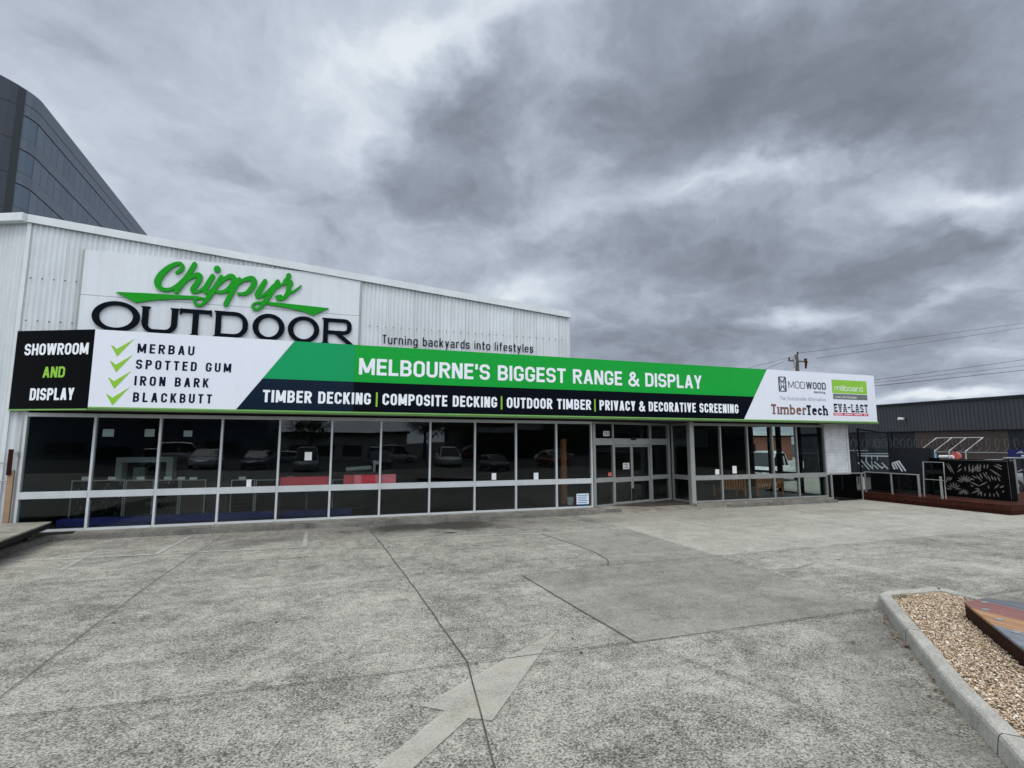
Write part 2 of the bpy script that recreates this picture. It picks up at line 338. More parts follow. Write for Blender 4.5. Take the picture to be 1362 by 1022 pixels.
def clone(root, loc, rz=0., label=None):
    r = root.copy(); COL.objects.link(r); r.location = loc; r.rotation_euler = (0, 0, rz)
    if label: r['label'] = label
    for ch in [c for c in bpy.data.objects if c.parent == root]:
        c = ch.copy(); COL.objects.link(c); c.parent = r
        for g in [c2 for c2 in bpy.data.objects if c2.parent == ch]:
            d = g.copy(); COL.objects.link(d); d.parent = c
    return r

# ------------------------------------------------------------------ lettering: signed-distance strokes traced into flat or raised faces
def rbox(X, Y, x0, y0, x1, y1, r):           # r: radii for top-left, top-right, bottom-right, bottom-left
    r = r if isinstance(r, tuple) else (r,)*4
    cx, cy, hx, hy = (x0+x1)/2, (y0+y1)/2, (x1-x0)/2, (y1-y0)/2
    R = np.where(X < cx, np.where(Y > cy, r[0], r[3]), np.where(Y > cy, r[1], r[2])); R = np.clip(R, 0, min(hx, hy))
    qx, qy = np.abs(X-cx)-hx+R, np.abs(Y-cy)-hy+R
    return np.minimum(np.maximum(qx, qy), 0)+np.hypot(np.maximum(qx, 0), np.maximum(qy, 0))-R
def ring(X, Y, x0, y0, x1, y1, r, s, sv=None):
    sv = s if sv is None else sv
    r = r if isinstance(r, tuple) else (r,)*4
    ri = tuple(max(a-s, 0) for a in r)
    return np.maximum(rbox(X, Y, x0, y0, x1, y1, r), -rbox(X, Y, x0+s, y0+sv, x1-s, y1-sv, ri))
def para(X, Y, x0, y0, x1, y1, wh):
    t = (x1-x0)/(y1-y0); c = 1/math.sqrt(1+t*t)
    return np.maximum((np.abs(X-(x0+(Y-y0)*t))-wh/2)*c, np.maximum(min(y0, y1)-Y, Y-max(y0, y1)))
def brush(X, Y, pts):                         # pts: (x, y, radius) swept by a round brush
    D = np.full_like(X, 1e9)
    for (ax, ay, ar), (bx, by, br) in zip(pts, pts[1:]):
        L = (bx-ax)**2+(by-ay)**2+1e-12; t = np.clip(((X-ax)*(bx-ax)+(Y-ay)*(by-ay))/L, 0, 1)
        D = np.minimum(D, np.hypot(X-ax-t*(bx-ax), Y-ay-t*(by-ay))-(ar+t*(br-ar)))
    return D
def polysdf(X, Y, P):
    D = np.full_like(X, 1e9); ins = np.zeros(X.shape, bool); n = len(P)
    for i in range(n):
        (ax, ay), (bx, by) = P[i], P[(i+1) % n]
        L = (bx-ax)**2+(by-ay)**2; t = np.clip(((X-ax)*(bx-ax)+(Y-ay)*(by-ay))/L, 0, 1)
        D = np.minimum(D, np.hypot(X-ax-t*(bx-ax), Y-ay-t*(by-ay)))
        if ay != by: ins ^= ((ay > Y) != (by > Y)) & (X < (bx-ax)*(Y-ay)/(by-ay)+ax)
    return np.where(ins, -D, D)
def spline(pts, n=8):
    pts = [np.array(p, float) for p in pts]; q = [pts[0]]+pts+[pts[-1]]; o = []
    for i in range(1, len(q)-2):
        for k in range(n):
            t = k/n; a, b, c, d = q[i-1:i+3]
            o.append(.5*(2*b+(c-a)*t+(2*a-5*b+4*c-d)*t*t+(3*b-a-3*c+d)*t**3))
    return [tuple(x) for x in o+[pts[-1]]]
WID = {'I': None, 'M': 1.32, 'W': 1.5, 'L': .84, 'E': .86, 'F': .84, 'T': .92, 'A': 1.06, 'V': 1.04, 'Y': 1.0, '&': 1.2, ' ': .46, "'": None, '.': None, '-': .7,
       'i': None, 'l': None, 'm': 1.6, 'f': .66, 't': .68, 'r': .72, 's': .88, 'c': .9, 'k': .95, '1': .6}
def gw(ch, w, s):
    k = WID.get(ch, 1.); return s if k is None else w*k
def glyph(ch, X, Y, w, s, slab=0.):
    w = gw(ch, w, s); h = .73; r = min(w*.5, .3); mn = np.minimum; mx = np.maximum
    B = lambda x0, y0, x1, y1: rbox(X, Y, x0, y0, x1, y1, 0)
    sv = s*.92; wd = s*1.08; st = B(0, 0, s, 1)
    cut = lambda d, *b: mx(d, -B(*b))
    if ch == 'O' or ch == '0': return ring(X, Y, 0, 0, w, 1, r, s, sv)
    if ch in 'CG':
        d = cut(ring(X, Y, 0, 0, w, 1, r, s, sv), w*.5, .36 if ch == 'C' else .45, w+.1, .64)
        return d if ch == 'C' else mn(d, mn(B(w-s, .16, w, .5), B(w*.52, .5-sv, w, .5)))
    if ch == 'D': return ring(X, Y, 0, 0, w, 1, (0, r, r, 0), s, sv)
    if ch == 'P': return mn(st, ring(X, Y, 0, .4, w, 1, (0, r, r, 0), s, sv))
    if ch == 'R': return mn(mn(st, ring(X, Y, 0, .42, w, 1, (0, r, r, 0), s, sv)), para(X, Y, w*.5, .46, w-wd/2+.02, 0, wd))
    if ch == 'B': return mn(ring(X, Y, 0, 0, w, .5+sv/2, (0, r, r, 0), s, sv), ring(X, Y, 0, .5-sv/2, w*.97, 1, (0, r, r, 0), s, sv))
    if ch == 'U': return mx(ring(X, Y, 0, 0, w, 1.6, (0, 0, r, r), s, sv), Y-1)
    if ch == 'S':
        a = cut(ring(X, Y, 0, .5-sv/2, w, 1, r*.95, s, sv), w*.5, .3, w+.1, .7); b = cut(ring(X, Y, 0, 0, w, .5+sv/2, r*.95, s, sv), -.1, .3, w*.5, .64)
        return mn(a, mx(b, -B(-.1, .3, w*.45, .5-sv/2)))
    if ch == 'E': return mn(mn(st, B(0, 0, w, sv)), mn(B(0, 1-sv, w, 1), B(0, .51-sv/2, w*.92, .51+sv/2)))
    if ch == 'F': return mn(mn(st, B(0, 1-sv, w, 1)), B(0, .49-sv/2, w*.92, .49+sv/2))
    if ch == 'L': return mn(st, B(0, 0, w, sv))
    if ch == 'T':
        d = mn(B(w/2-s/2, 0, w/2+s/2, 1), B(0, 1-sv, w, 1))
        if slab: d = mn(mn(d, B(w/2-s, 0, w/2+s, .13)), mn(B(0, .74, .1, 1), B(w-.1, .74, w, 1)))
        return d
    if ch == 'I': return st
    if ch == 'H': return mn(mn(st, B(w-s, 0, w, 1)), B(0, .5-sv/2, w, .5+sv/2))
    if ch == 'N': return mn(mn(st, B(w-s, 0, w, 1)), para(X, Y, s*.6, 1, w-s*.6, 0, wd*1.1))
    if ch == 'M': return mn(mn(st, B(w-s, 0, w, 1)), mn(para(X, Y, s*.55, 1, w/2, .12, wd), para(X, Y, w-s*.55, 1, w/2, .12, wd)))
    if ch == 'A': return mn(mn(para(X, Y, wd/2, 0, w/2-.01, 1, wd), para(X, Y, w-wd/2, 0, w/2+.01, 1, wd)), B(w*.24, .22, w*.76, .22+sv*.85))
    if ch == 'V': return mn(para(X, Y, wd/2, 1, w/2, 0, wd), para(X, Y, w-wd/2, 1, w/2, 0, wd))
    if ch == 'W': return mn(mn(para(X, Y, wd/2, 1, w*.28, 0, wd), para(X, Y, w/2, 1, w*.28, 0, wd*.95)), mn(para(X, Y, w/2, 1, w*.72, 0, wd*.95), para(X, Y, w-wd/2, 1, w*.72, 0, wd)))
    if ch == 'Y': return mn(B(w/2-s/2, 0, w/2+s/2, .45), mn(para(X, Y, wd/2, 1, w/2, .38, wd), para(X, Y, w-wd/2, 1, w/2, .38, wd)))
    if ch == 'K': return mn(st, mn(para(X, Y, s*.8, .36, w-wd/2, 1, wd), para(X, Y, w*.42, .56, w-wd/2+.02, 0, wd)))
    if ch == '&': return brush(X, Y, [(x*w, .055+y*.89, s*.45) for x, y in spline([(.95, 0), (.3, .66), (.2, .84), (.4, 1.), (.6, .88), (.55, .68), (.15, .4), (.05, .2), (.22, .02), (.5, 0), (.76, .2), (.92, .46)], 4)])
    if ch == "'": return para(X, Y, s*.5, 1, s*.5, .64, s*.9)
    if ch == '-': return B(0, .42, w, .42+s)
    if ch == '.': return B(0, 0, s, s)
    if ch == '7': return mn(B(0, 1-sv, w, 1), para(X, Y, w-wd/2, 1-sv, w*.35, 0, wd))
    if ch == '1': return mn(B(w-s, 0, w, 1), para(X, Y, 0.04, .72, w-s*.6, 1, wd))
    # lower case
    rl = min(w*.5, h*.42)
    if ch == 'o': return ring(X, Y, 0, 0, w, h, rl, s, sv)
    if ch == 'c': return cut(ring(X, Y, 0, 0, w, h, rl, s, sv), w*.55, .25, w+.1, .48)
    if ch == 'e': return mn(cut(ring(X, Y, 0, 0, w, h, rl, s, sv), w*.5, .18, w+.1, .36), B(s*.5, .33, w-.01, .33+sv*.85))
    if ch == 'b': return mn(st, ring(X, Y, 0, 0, w, h, rl, s, sv))
    if ch == 'd': return mn(B(w-s, 0, w, 1), ring(X, Y, 0, 0, w, h, rl, s, sv))
    if ch == 'g': return mn(mn(B(w-s, -.1, w, h), ring(X, Y, 0, 0, w, h, rl, s, sv)), mx(ring(X, Y, 0, -.28, w, .4, (0, 0, rl, rl), s, sv), Y+.05) if False else mx(ring(X, Y, .02, -.28, w, .4, (0, 0, rl, rl*.5), s, sv), np.maximum(Y+.04, -(X-w*.15))))
    if ch == 'a': return mn(mx(mx(ring(X, Y, 0, .1, w, h, rl, s, sv), .4-Y), -B(-.1, .1, w*.25, .55)), mn(B(w-s, 0, w, h*.7), ring(X, Y, 0, 0, w, .43, (rl*.7, 0, 0, rl*.7), s, sv)))
    if ch in 'nhm':
        d = B(0, 0, s, 1 if ch == 'h' else h)
        if ch == 'm': k = (w+s)/2; d = mn(d, mn(mx(ring(X, Y, 0, -.6, k, h, (0, rl*.6, 0, 0), s, sv), -Y), mx(ring(X, Y, k-s, -.6, w, h, (0, rl*.6, 0, 0), s, sv), -Y)))
        else: d = mn(d, mx(ring(X, Y, 0, -.6, w, h, (0, rl, 0, 0), s, sv), -Y))
        if slab:
            d = mn(d, B(-.07, 0, s+.07, .12)); d = mn(d, B(w-s-.07, 0, w+.07, .12)); d = mn(d, B(-.07, (1 if ch == 'h' else h)-.12, s, 1 if ch == 'h' else h))
            if ch == 'm': d = mn(d, B((w-s)/2-.07, 0, (w+s)/2+.07, .12))
        return d
    if ch == 'u': return mn(B(w-s, 0, w, h), mx(ring(X, Y, 0, 0, w, 1.6, (0, 0, rl*.6, rl), s, sv), Y-h))
    if ch == 'i':
        d = mn(B(0, 0, s, h), B(0, .86, s, .86+s))
        return mn(B(0, 0, s, h), mn(B(-.07, 0, s+.07, .12), B(-.07, h-.12, s, h))) if slab else d
    if ch == 'l': return st
    if ch == 'r':
        d = mn(B(0, 0, s, h), mx(ring(X, Y, 0, -.6, w*1.25, h, (0, rl, 0, 0), s, sv), np.maximum(h*.6-Y, X-w)))
        return mn(d, B(-.07, 0, s+.09, .12)) if slab else d
    if ch == 's':
        a = cut(ring(X, Y, 0, h/2-sv/2, w, h, rl*.6, s, sv), w*.5, .2, w+.1, h*.72); b = cut(ring(X, Y, 0, 0, w, h/2+sv/2, rl*.6, s, sv), -.1, h*.28, w*.5, h*.5-sv/2)
        return mn(a, b)
    if ch == 't': return mn(mx(ring(X, Y, w*.2, 0, w*1.7, 1.5, (0, 0, 0, rl*.8), s, sv), np.maximum(Y-.95, X-w)), B(0, h-sv, w, h))
    if ch == 'f': return mn(mx(ring(X, Y, w*.2, -.6, w*1.7, 1, (rl*.8, 0, 0, 0), s, sv), np.maximum(-Y, X-w)), B(0, h-sv, w, h))
    if ch == 'k': return mn(st, mn(para(X, Y, s*.8, .28, w-wd/2, h, wd), para(X, Y, w*.42, .42, w-wd/2+.02, 0, wd)))
    if ch == 'v': return mx(mn(para(X, Y, wd/2, h, w/2, 0, wd), para(X, Y, w-wd/2, h, w/2, 0, wd)), Y-h)
    if ch == 'y': return mn(para(X, Y, w-wd/2, h, w*.3, -.28, wd), para(X, Y, wd/2, h, w/2, .0, wd))
    return np.full_like(X, 1.)
def trace(mb, phi, T, depth=None):           # phi[j,i] on a grid; T maps grid coords to a point; depth: offset vector for raised letters
    nj, ni = phi.shape; ins = phi < 0
    full = ins[:-1, :-1] & ins[1:, :-1] & ins[:-1, 1:] & ins[1:, 1:]; some = (ins[:-1, :-1] | ins[1:, :-1] | ins[:-1, 1:] | ins[1:, 1:]) & ~full
    for j in range(nj-1):
        i = 0; row = full[j]
        while i < ni-1:
            if row[i]:
                k = i
                while k < ni-1 and row[k]: k += 1
                mb.poly([T(i, j), T(k, j), T(k, j+1), T(i, j+1)]); i = k
            else: i += 1
    for j, i in zip(*np.nonzero(some)):
        c = [(i, j), (i+1, j), (i+1, j+1), (i, j+1)]; pts = []; mk = []
        for a in range(4):
            p, q = c[a], c[(a+1) % 4]; fp, fq = phi[p[1], p[0]], phi[q[1], q[0]]
            if fp < 0: pts.append(p); mk.append(0)
            if (fp < 0) != (fq < 0):
                t = fp/(fp-fq); pts.append((p[0]+(q[0]-p[0])*t, p[1]+(q[1]-p[1])*t)); mk.append(1 if fp < 0 else 2)
        if len(pts) >= 3:
            P3 = [np.array(T(*p)) for p in pts]; mb.poly(P3)
            if depth is not None:
                for a in range(len(pts)):
                    b = (a+1) % len(pts)
                    if mk[a] == 1 and mk[b] == 2: mb.poly([P3[b], P3[a], P3[a]+depth, P3[b]+depth])
def text(mb, s_, x0, x1, z0, hgt, frame, wt=.2, w=.5, gap=.09, slab=0., res=30, mod=None, fix=None):
    """set a line of lettering from x0 to x1 with its baseline at z0; frame(x, z) gives the point on the sign face"""
    tot = lambda w_: sum(gw(c, w_, wt) for c in s_)+gap*(len(s_)-1)
    T_ = (x1-x0)/hgt; lo_, hi_ = .05, 3.
    for _ in range(40):
        md = (lo_+hi_)/2
        if tot(md) < T_: lo_ = md
        else: hi_ = md
    w = lo_; x = 0.; st = 1/res
    for c in s_:
        g = gw(c, w, wt)
        if c != ' ':
            xs = np.arange(-.12, g+.12+st, st); ys = np.arange(-.34, 1.1, st); X, Y = np.meshgrid(xs, ys)
            phi = glyph(c, X, Y, w, wt, slab)
            if mod is not None: phi = mod(phi, X, Y)
            xo = x
            trace(mb, phi+1e-7, lambda i, j: frame(x0+(xo-.12+i*st)*hgt, z0+(-.34+j*st)*hgt))
        x += g+gap
    return mb
# ------------------------------------------------------------------ the ground
def sheet(name, pts, z, m, label=None):
    b = MB().poly([(x, y, z) for x, y in pts]); return struct(b.build(name, m))
def strip(mb, pts, wd, z):
    P = [np.array(p, float) for p in pts]; L = []; R = []
    for i, p in enumerate(P):
        d = P[min(i+1, len(P)-1)]-P[max(i-1, 0)]; d /= np.linalg.norm(d); n = np.array([-d[1], d[0]])*wd/2
        L.append((*(p+n), z)); R.append((*(p-n), z))
    for i in range(len(P)-1): mb.poly([R[i], R[i+1], L[i+1], L[i]])
    return mb
sheet('ground', [(-900, -900), (900, -900), (900, 1500), (-900, 1500)], 0, 'asphalt')
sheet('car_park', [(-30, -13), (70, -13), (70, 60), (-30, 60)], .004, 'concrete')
sheet('concrete_patch', [(2.89, 8.0), (3.11, 5.01), (6.83, 5.02), (6.94, 11.5), (4.62, 11.45), (4.86, 9.26), (4.74, 8.5), (4.56, 8.18)], .008, 'concrete_patch')
def wob(pts, amp=.012, step=.35):
    o = []
    for a, b in zip(pts, pts[1:]):
        a, b = np.array(a, float), np.array(b, float); n = max(1, int(np.linalg.norm(b-a)/step))
        o += [tuple(a+(b-a)*i/n+np.array([random.uniform(-amp, amp), random.uniform(-amp, amp)])) for i in range(n)]
    return o+[tuple(pts[-1])]
jm = MB()
for pts, wd in (([(.75, 14.2), (1.14, 7.79), (1.26, 5.11), (1.15, 4.16), (1.06, 3.48), (.9, -6)], .013), ([(-2.52, 14.0), (-2.67, 9.08), (-2.65, 5.7), (-2.7, -6)], .010),
                ([(-14, 5.9), (-2.44, 5.3), (-.79, 5.17), (1.25, 5.07), (3.11, 5.01), (4.77, 4.97), (6.72, 4.95)], .010), ([(8.1, 4.9), (30, 4.8)], .010),
                ([(2.89, 8.), (3.02, 6.19), (3.11, 5.01)], .012), ([(3.11, 5.01), (3.51, 4.05), (3.86, 2.86), (4.0, -2)], .007), ([(2.89, 8.), (4.56, 8.18), (7.09, 8.14), (19, 8.3)], .010),
                ([(4.62, 11.45), (4.8, 10.2), (4.86, 9.26), (4.78, 8.6), (4.68, 8.35), (4.56, 8.18)], .012), ([(6.94, 13.9), (6.9, 8.1), (6.83, 5.02)], .010), ([(7.0, 6.95), (7.54, 6.94), (8.19, 7.13)], .012),
                ([(-12, 8.6), (-2.67, 8.75), (1.1, 8.4)], .008), ([(12.6, 13.6), (12.7, 8.2), (12.8, 4.9)], .008)):
    strip(jm, wob(pts, .008), wd, .019)
struct(jm.build('ground_joint', 'joint'))
hd = [tuple(G(x, y)[:2]) for x, y in ((740, 841), (560, 942), (592, 948))]; hd2 = [tuple(G(x, y)[:2]) for x, y in ((623, 958), (655, 961))]
sheet('painted_arrow', hd+[(hd[2][0]-1.5, hd[2][1]-1.45), (hd2[0][0]-1.5, hd2[0][1]-1.45)]+hd2, .016, 'arrow_paint')
lm = MB()
for pts in ([(-6, 11.95), (-3.2, 11.78), (-.3, 11.58)], [(1.84, 11.85), (6.58, 11.33)], [(-4.40, 10.9), (-4.54, 12.5)], [(-3.31, 11.81), (-3.19, 14.0)], [(-.62, 11.6), (-.69, 13.5)], [(5.97, 14.), (6.7, 11.2)], [(8.9, 14.2), (9.13, 11.7), (9.3, 10.4)], [(12.2, 13.6), (12.6, 11.0)], [(13.2, 11.3), (18.6, 11.0)]):
    strip(lm, pts, .085, .016)
struct(lm.build('painted_bay_line', 'line_paint'))
# oil spots on the concrete
om = MB()
for i in range(60):
    cx, cy, r = random.uniform(-6, 9), random.uniform(2.6, 13), random.uniform(.005, .022)
    om.poly([(cx+r*random.uniform(.7, 1.2)*math.cos(a*.785), cy+r*random.uniform(.7, 1.2)*math.sin(a*.785), .0185) for a in range(8)])
for (cx, cy, rx, ry) in ((2.6, 12.3, .16, .06),):
    om.poly([(cx+rx*random.uniform(.6, 1.2)*math.cos(a*.4), cy+ry*random.uniform(.6, 1.2)*math.sin(a*.4), .0185) for a in range(16)])
struct(om.build('oil_stain', 'oil'))
# kerb swept along a line: foot on the road side, top inwards
def kerb_sweep(name, pts, inner, h=.15, wd=.16, lip=.02, z0=0.):
    """pts: the foot line; inner: same points moved to the inner top edge"""
    P = []
    for (a, b), (c, d) in zip(pts, inner):
        a_, c_ = np.array([a, b]), np.array([c, d]); n = (c_-a_)
        prof = [(0, z0), (.10, z0+h-.035), (.17, z0+h-.01), (.28, z0+h), (.93, z0+h), (1., z0+h-.012), (1.01, z0)]
        P.append([(*(a_+n*t), z) for t, z in prof])
    mb = MB().grid(P); mb.poly(P[0][::-1]); mb.poly(P[-1])
    return mb
kb = MB()
k1 = [(-6.06, 9.0), (-6.04, 12.46), (-6.0, 13.6), (-5.9, 14.0), (-5.6, 14.12), (-5.2, 14.1), (-2.55, 14.06), (-2.53, 14.06), (0, 14.04), (3, 14.02), (6, 14.0), (8.35, 14.0)]
i1 = [(-6.24, 9.0), (-6.22, 12.46), (-6.19, 13.7), (-6.05, 14.12), (-5.62, 14.26), (-5.2, 14.24), (-2.55, 14.2), (-2.53, 14.2), (0, 14.18), (3, 14.16), (6, 14.14), (8.3, 14.12)]
struct(kerb_sweep('kerb', k1, i1, .13).build('kerb', 'old_kerb'))
struct(kerb_sweep('kerb', [(12.5, 14.18), (12.7, 14.0), (15, 14.0), (17.4, 14.0)], [(12.6, 14.25), (12.75, 14.14), (15, 14.14), (17.4, 14.14)], .1).build('kerb', 'old_kerb'))
struct(MB().box(-5.6, 14.2, 0, 7.5, 14.6, .165).build('footing', 'plinth')); struct(MB().box(11.3, 14.2, 0, 17.42, 14.6, .155).build('footing', 'plinth'))
# entry apron: a low ramp up to the doors
struct(MB().hexa([(7.52, 13.9, .0), (11.3, 13.9, .0), (11.3, 15.6, .0), (7.52, 15.6, .0)], [(8.4, 13.95, .03), (11.28, 13.95, .03), (11.28, 15.55, .165), (7.52, 14.4, .165)]).build('entry_ramp', 'plinth'))

# ------------------------------------------------------------------ kerbed island with gravel and a decking sample stand
foot = [(1.5, -.55), (4.42, 2.51), (4.95, 3.13), (5.67, 3.85), (6.5, 4.7), (6.78, 4.98), (6.9, 5.1), (7.1, 5.17), (7.95, 5.1), (8.05, 5.02), (8.06, 4.5), (8.1, -1)]
inn = []
for i, p in enumerate(foot):
    a, b = np.array(foot[max(i-1, 0)]), np.array(foot[min(i+1, len(foot)-1)]); d = (b-a)/np.linalg.norm(b-a); n = np.array([d[1], -d[0]])
    inn.append(tuple(np.array(p)+n*.155))
struct(kerb_sweep('kerb', foot, inn, .15).build('kerb', 'kerb_concrete', smooth=False))
for (jx, jy) in ((4.40, 2.489), (5.9, 4.085)):     # joints across the kerb
    d_ = np.array([.6904, .7235]); n_ = np.array([.7235, -.6904]); a_ = np.array([jx, jy])-n_*.003; b_ = a_+d_*.007
    struct(kerb_sweep('kerb_joint', [tuple(a_), tuple(b_)], [tuple(a_+n_*.158), tuple(b_+n_*.158)], .152).build('kerb_joint', 'joint'))
struct(MB().poly([(x, y, .10) for x, y in [inn[0]]+inn[1:]]).build('soil_bed', 'soil'))
# gravel: thousands of pebbles in one bed
m_, t_, p_, o_ = new_mat('pebble'); g_ = t_.node('ShaderNodeNewGeometry').outputs['Random Per Island']
t_.put(p_.inputs['Base Color'], t_.ramp(g_, [(0., S(122, 98, 78)), (.2, S(160, 137, 110)), (.6, S(190, 168, 140)), (.85, S(208, 192, 170)), (1., S(230, 224, 212))])); p_.inputs['Roughness'].default_value = .75
def inside(x, y, P):
    c = False
    for i in range(len(P)):
        (ax, ay), (bx, by) = P[i], P[i-1]
        if (ay > y) != (by > y) and x < (bx-ax)*(y-ay)/(by-ay)+ax: c = not c
    return c
gv = MB(); rr = random.Random(3)
OCT = [(1, 0, 0), (.3, .9, .1), (-.7, .6, 0), (-.8, -.5, .1), (.25, -.9, 0), (0, 0, 1), (0, 0, -1)]
n = 0
while n < 17000:
    x, y = rr.uniform(3.3, 7.9), rr.uniform(1.4, 5.1)
    if not inside(x, y, inn) or (x-y > 2.96+.05 and not (y > 4.2)): continue
    n += 1; s = rr.uniform(.005, .0125) if rr.random() < .93 else rr.uniform(.013, .02); a = rr.uniform(0, 6.28); fl = rr.uniform(.45, .8); tl = rr.uniform(-.5, .5); z = .108+rr.uniform(0, .018); el = rr.uniform(.6, 1.)
    b = len(gv.v); ca, sa = math.cos(a), math.sin(a)
    for (u, v, w_) in OCT:
        u *= s*rr.uniform(.8, 1.2); v *= s*el*rr.uniform(.8, 1.2); w_ *= s*fl
        gv.v.append((x+ca*u-sa*v, y+sa*u+ca*v, z+w_+u*tl))
    for k in range(5): gv.f += [(b+k, b+(k+1) % 5, b+5), (b+(k+1) % 5, b+k, b+6)]; gv.mi += [0, 0]
struct(gv.build('gravel', 'pebble'), 'stuff')
gt = MB()
_g = G(1200, 795, .12)
for i in range(220):
    x, y = _g[0]+rr.gauss(0, .07), _g[1]+rr.gauss(0, .025); a = rr.uniform(0, 6.28); l = rr.uniform(.02, .06); h = rr.uniform(.03, .09)
    gt.poly([(x, y, .11), (x+.006, y+.004, .11), (x+l*math.cos(a), y+l*math.sin(a), .11+h)])
tag(gt.build('grass_tuft', 'grass'), 'small green weed tuft against the inside of the gravel island kerb', 'weed')
dk = thing('decking_sample_stand', 'low stand of coloured decking board samples on the gravel island', 'display', (7.0, 4.0, .1))
A = np.array([7.02, 4.15]); dd = np.array([-.7071, -.7071])
poly = [(7.02, 4.15), (7.44, 4.18), (7.7, 3.85), (7.7, 1.2), (4.07, 1.2)]
def clipx(P, x0, x1):
    for lim, s in ((x0, 1), (x1, -1)):
        o = []
        for i in range(len(P)):
            a, b = P[i-1], P[i]; fa, fb = (a[0]-lim)*s, (b[0]-lim)*s
            if (fa >= 0) != (fb >= 0): t = fa/(fa-fb); o.append((a[0]+(b[0]-a[0])*t, a[1]+(b[1]-a[1])*t))
            if fb >= 0: o.append(b)
        P = o
    return P
for nme, c in (('deck_grey', S(98, 102, 108)), ('deck_red', S(132, 90, 84)), ('deck_orange', S(164, 124, 90)), ('deck_blue', S(122, 126, 134))):
    m, t, p, o = new_mat(nme); oc = ocoord(t); nz = t.noise(t.v('MULTIPLY', oc, (30, 1.6, 1)), 1.5, 5, .65)
    t.put(p.inputs['Base Color'], t.mix(1., c, t.ramp(nz, [(.3, .6), (.7, 1.25)]), 'MULTIPLY')); p.inputs['Roughness'].default_value = .6
X = 7.73; i = 0
while X > 4.3:
    band = int((7.73-X)/.43+.02) % 4; q = clipx(poly, X-.0825, X-.004)
    if len(q) > 2:
        MB().prism([(x, y) for x, y in q], .272, .297+(i % 2)*.0015).build('board', ('deck_grey', 'deck_red', 'deck_orange', 'deck_blue')[band], dk, bevel=.002)
    X -= .086; i += 1
fb = MB(); e0, e1 = (7.02, 4.15), (4.07, 1.2)
fb.wall(e1, e0, .10, .271, .025, -.02).wall(e0, (7.44, 4.18), .10, .271, .025, -.02); fb.build('fascia', 'merbau_dark', dk)
for px_, py_ in ((1310, 801.5), (1311, 811), (1329, 824), (1352, 841)):
    q = G(px_, py_, .3); MB().box(q[0]-.042, q[1]-.026, .299, q[0]+.042, q[1]+.026, .303).build('label_plate', 'galv', dk)

ll = MB()
for i in range(150):
    if i < 80: x, y = rr.uniform(-5.2, 17), 13.98-abs(rr.gauss(0, .12))
    else: q = rr.uniform(2.9, 5.0); x, y = q+1.85-abs(rr.gauss(0, .10)), q
    a = rr.uniform(0, 6.28); l = rr.uniform(.015, .04)
    ll.poly([(x+l*math.cos(a), y+l*math.sin(a), .021), (x-.35*l*math.sin(a), y+.35*l*math.cos(a), .03), (x-l*math.cos(a), y-l*math.sin(a), .022), (x+.35*l*math.sin(a), y-.35*l*math.cos(a), .026)])
struct(ll.build('leaf_litter', 'dry_leaf'), 'stuff')
# ------------------------------------------------------------------ left: planted bed with a raised timber platform
struct(MB().box(-12, 9, .0, -6.24, 14.3, .07).build('grass_bed', 'grass'))
pf = thing('display_platform', 'low raised platform with a dark edge beside the white shed corner', 'platform', (-7.5, 12, 0))
MB().prism([(-5.93, 13.98), (-9.5, 14.05), (-9.5, 8.5), (-5.2, 8.5)], .415, .445).build('deck_top', S and 'plinth', pf)
MB().wall((-5.2, 8.5), (-5.93, 13.98), .31, .412, .03, .02).wall((-5.93, 13.98), (-9.5, 14.05), .31, .412, .03, .02).build('fascia', 'dark_frame', pf)
for x, y in ((-6.1, 13.7), (-6.05, 12.6), (-5.95, 11.4)): MB().box(x-.2, y-.05, .07, x-.1, y+.05, .4145).build('leg', 'merbau', pf)
wd_ = MB()
for i in range(160):
    x, y = -6.3+rr.uniform(-.5, .05), rr.uniform(12.2, 14.1); a = rr.uniform(0, 6.28); h = rr.uniform(.05, .16)
    wd_.poly([(x, y, .07), (x+.02, y+.01, .07), (x+.06*math.cos(a), y+.06*math.sin(a), .07+h)])
struct(wd_.build('weeds', 'grass'), 'stuff')

# ------------------------------------------------------------------ the white corrugated shed
Y0 = 14.55
sh = thing('corrugated_shed', 'white corrugated steel shed with a sloping roofline behind the long sign', 'building', (-7.19, 14.55, 0))
SXL, SXR = -7.19, 6.84
ztop = lambda x: 7.46+(x-SXL)*(6.295-7.46)/(SXR-SXL)            # top of the cladding
def corrug(p, q, zb, zt, per=.076*1.45, dep=.029):
    p = np.array(p, float); q = np.array(q, float); L = np.linalg.norm(q-p); d = (q-p)/L; n = np.array([d[1], -d[0]])
    k = int(L/per); B = []; T = []
    for i in range(k*8+1):
        s = i*L/(k*8); off = dep*.5*math.cos(i*math.pi/4)*1.1; pt = p+d*s+n*off; B.append((*pt, zb(s) if callable(zb) else zb)); T.append((*pt, zt(s) if callable(zt) else zt))
    return MB().grid([B, T])
corrug((SXL, Y0), (-6.86, Y0), 0., 2.9).build('wall', 'white_steel', sh, smooth=True)
corrug((SXL, Y0), (SXR, Y0), 2.9, lambda s: ztop(SXL+s)).build('wall', 'white_steel', sh, smooth=True)
LX, LY = SXL-6.0, Y0+2.6
corrug((LX, LY), (SXL, Y0), 0., 7.40).build('side_wall', 'white_steel', sh, smooth=True)
MB().box(SXL-.03, Y0-.035, 0, SXL+.05, Y0+.03, 7.36).build('corner_trim', 'white_trim', sh)
MB().wall((SXR+.03, Y0-.012), (SXR+.03, Y0+30), 3.2, 6.2, .06).build('end_wall', 'white_steel', sh)
MB().prism([(SXL, 7.40), (SXR+.1, 6.25), (SXR+.1, 6.31), (SXL, 7.46)], Y0+.06, Y0+30, 'Y').build('roof', 'white_trim', sh)
fz = lambda x, d: ztop(x)+d
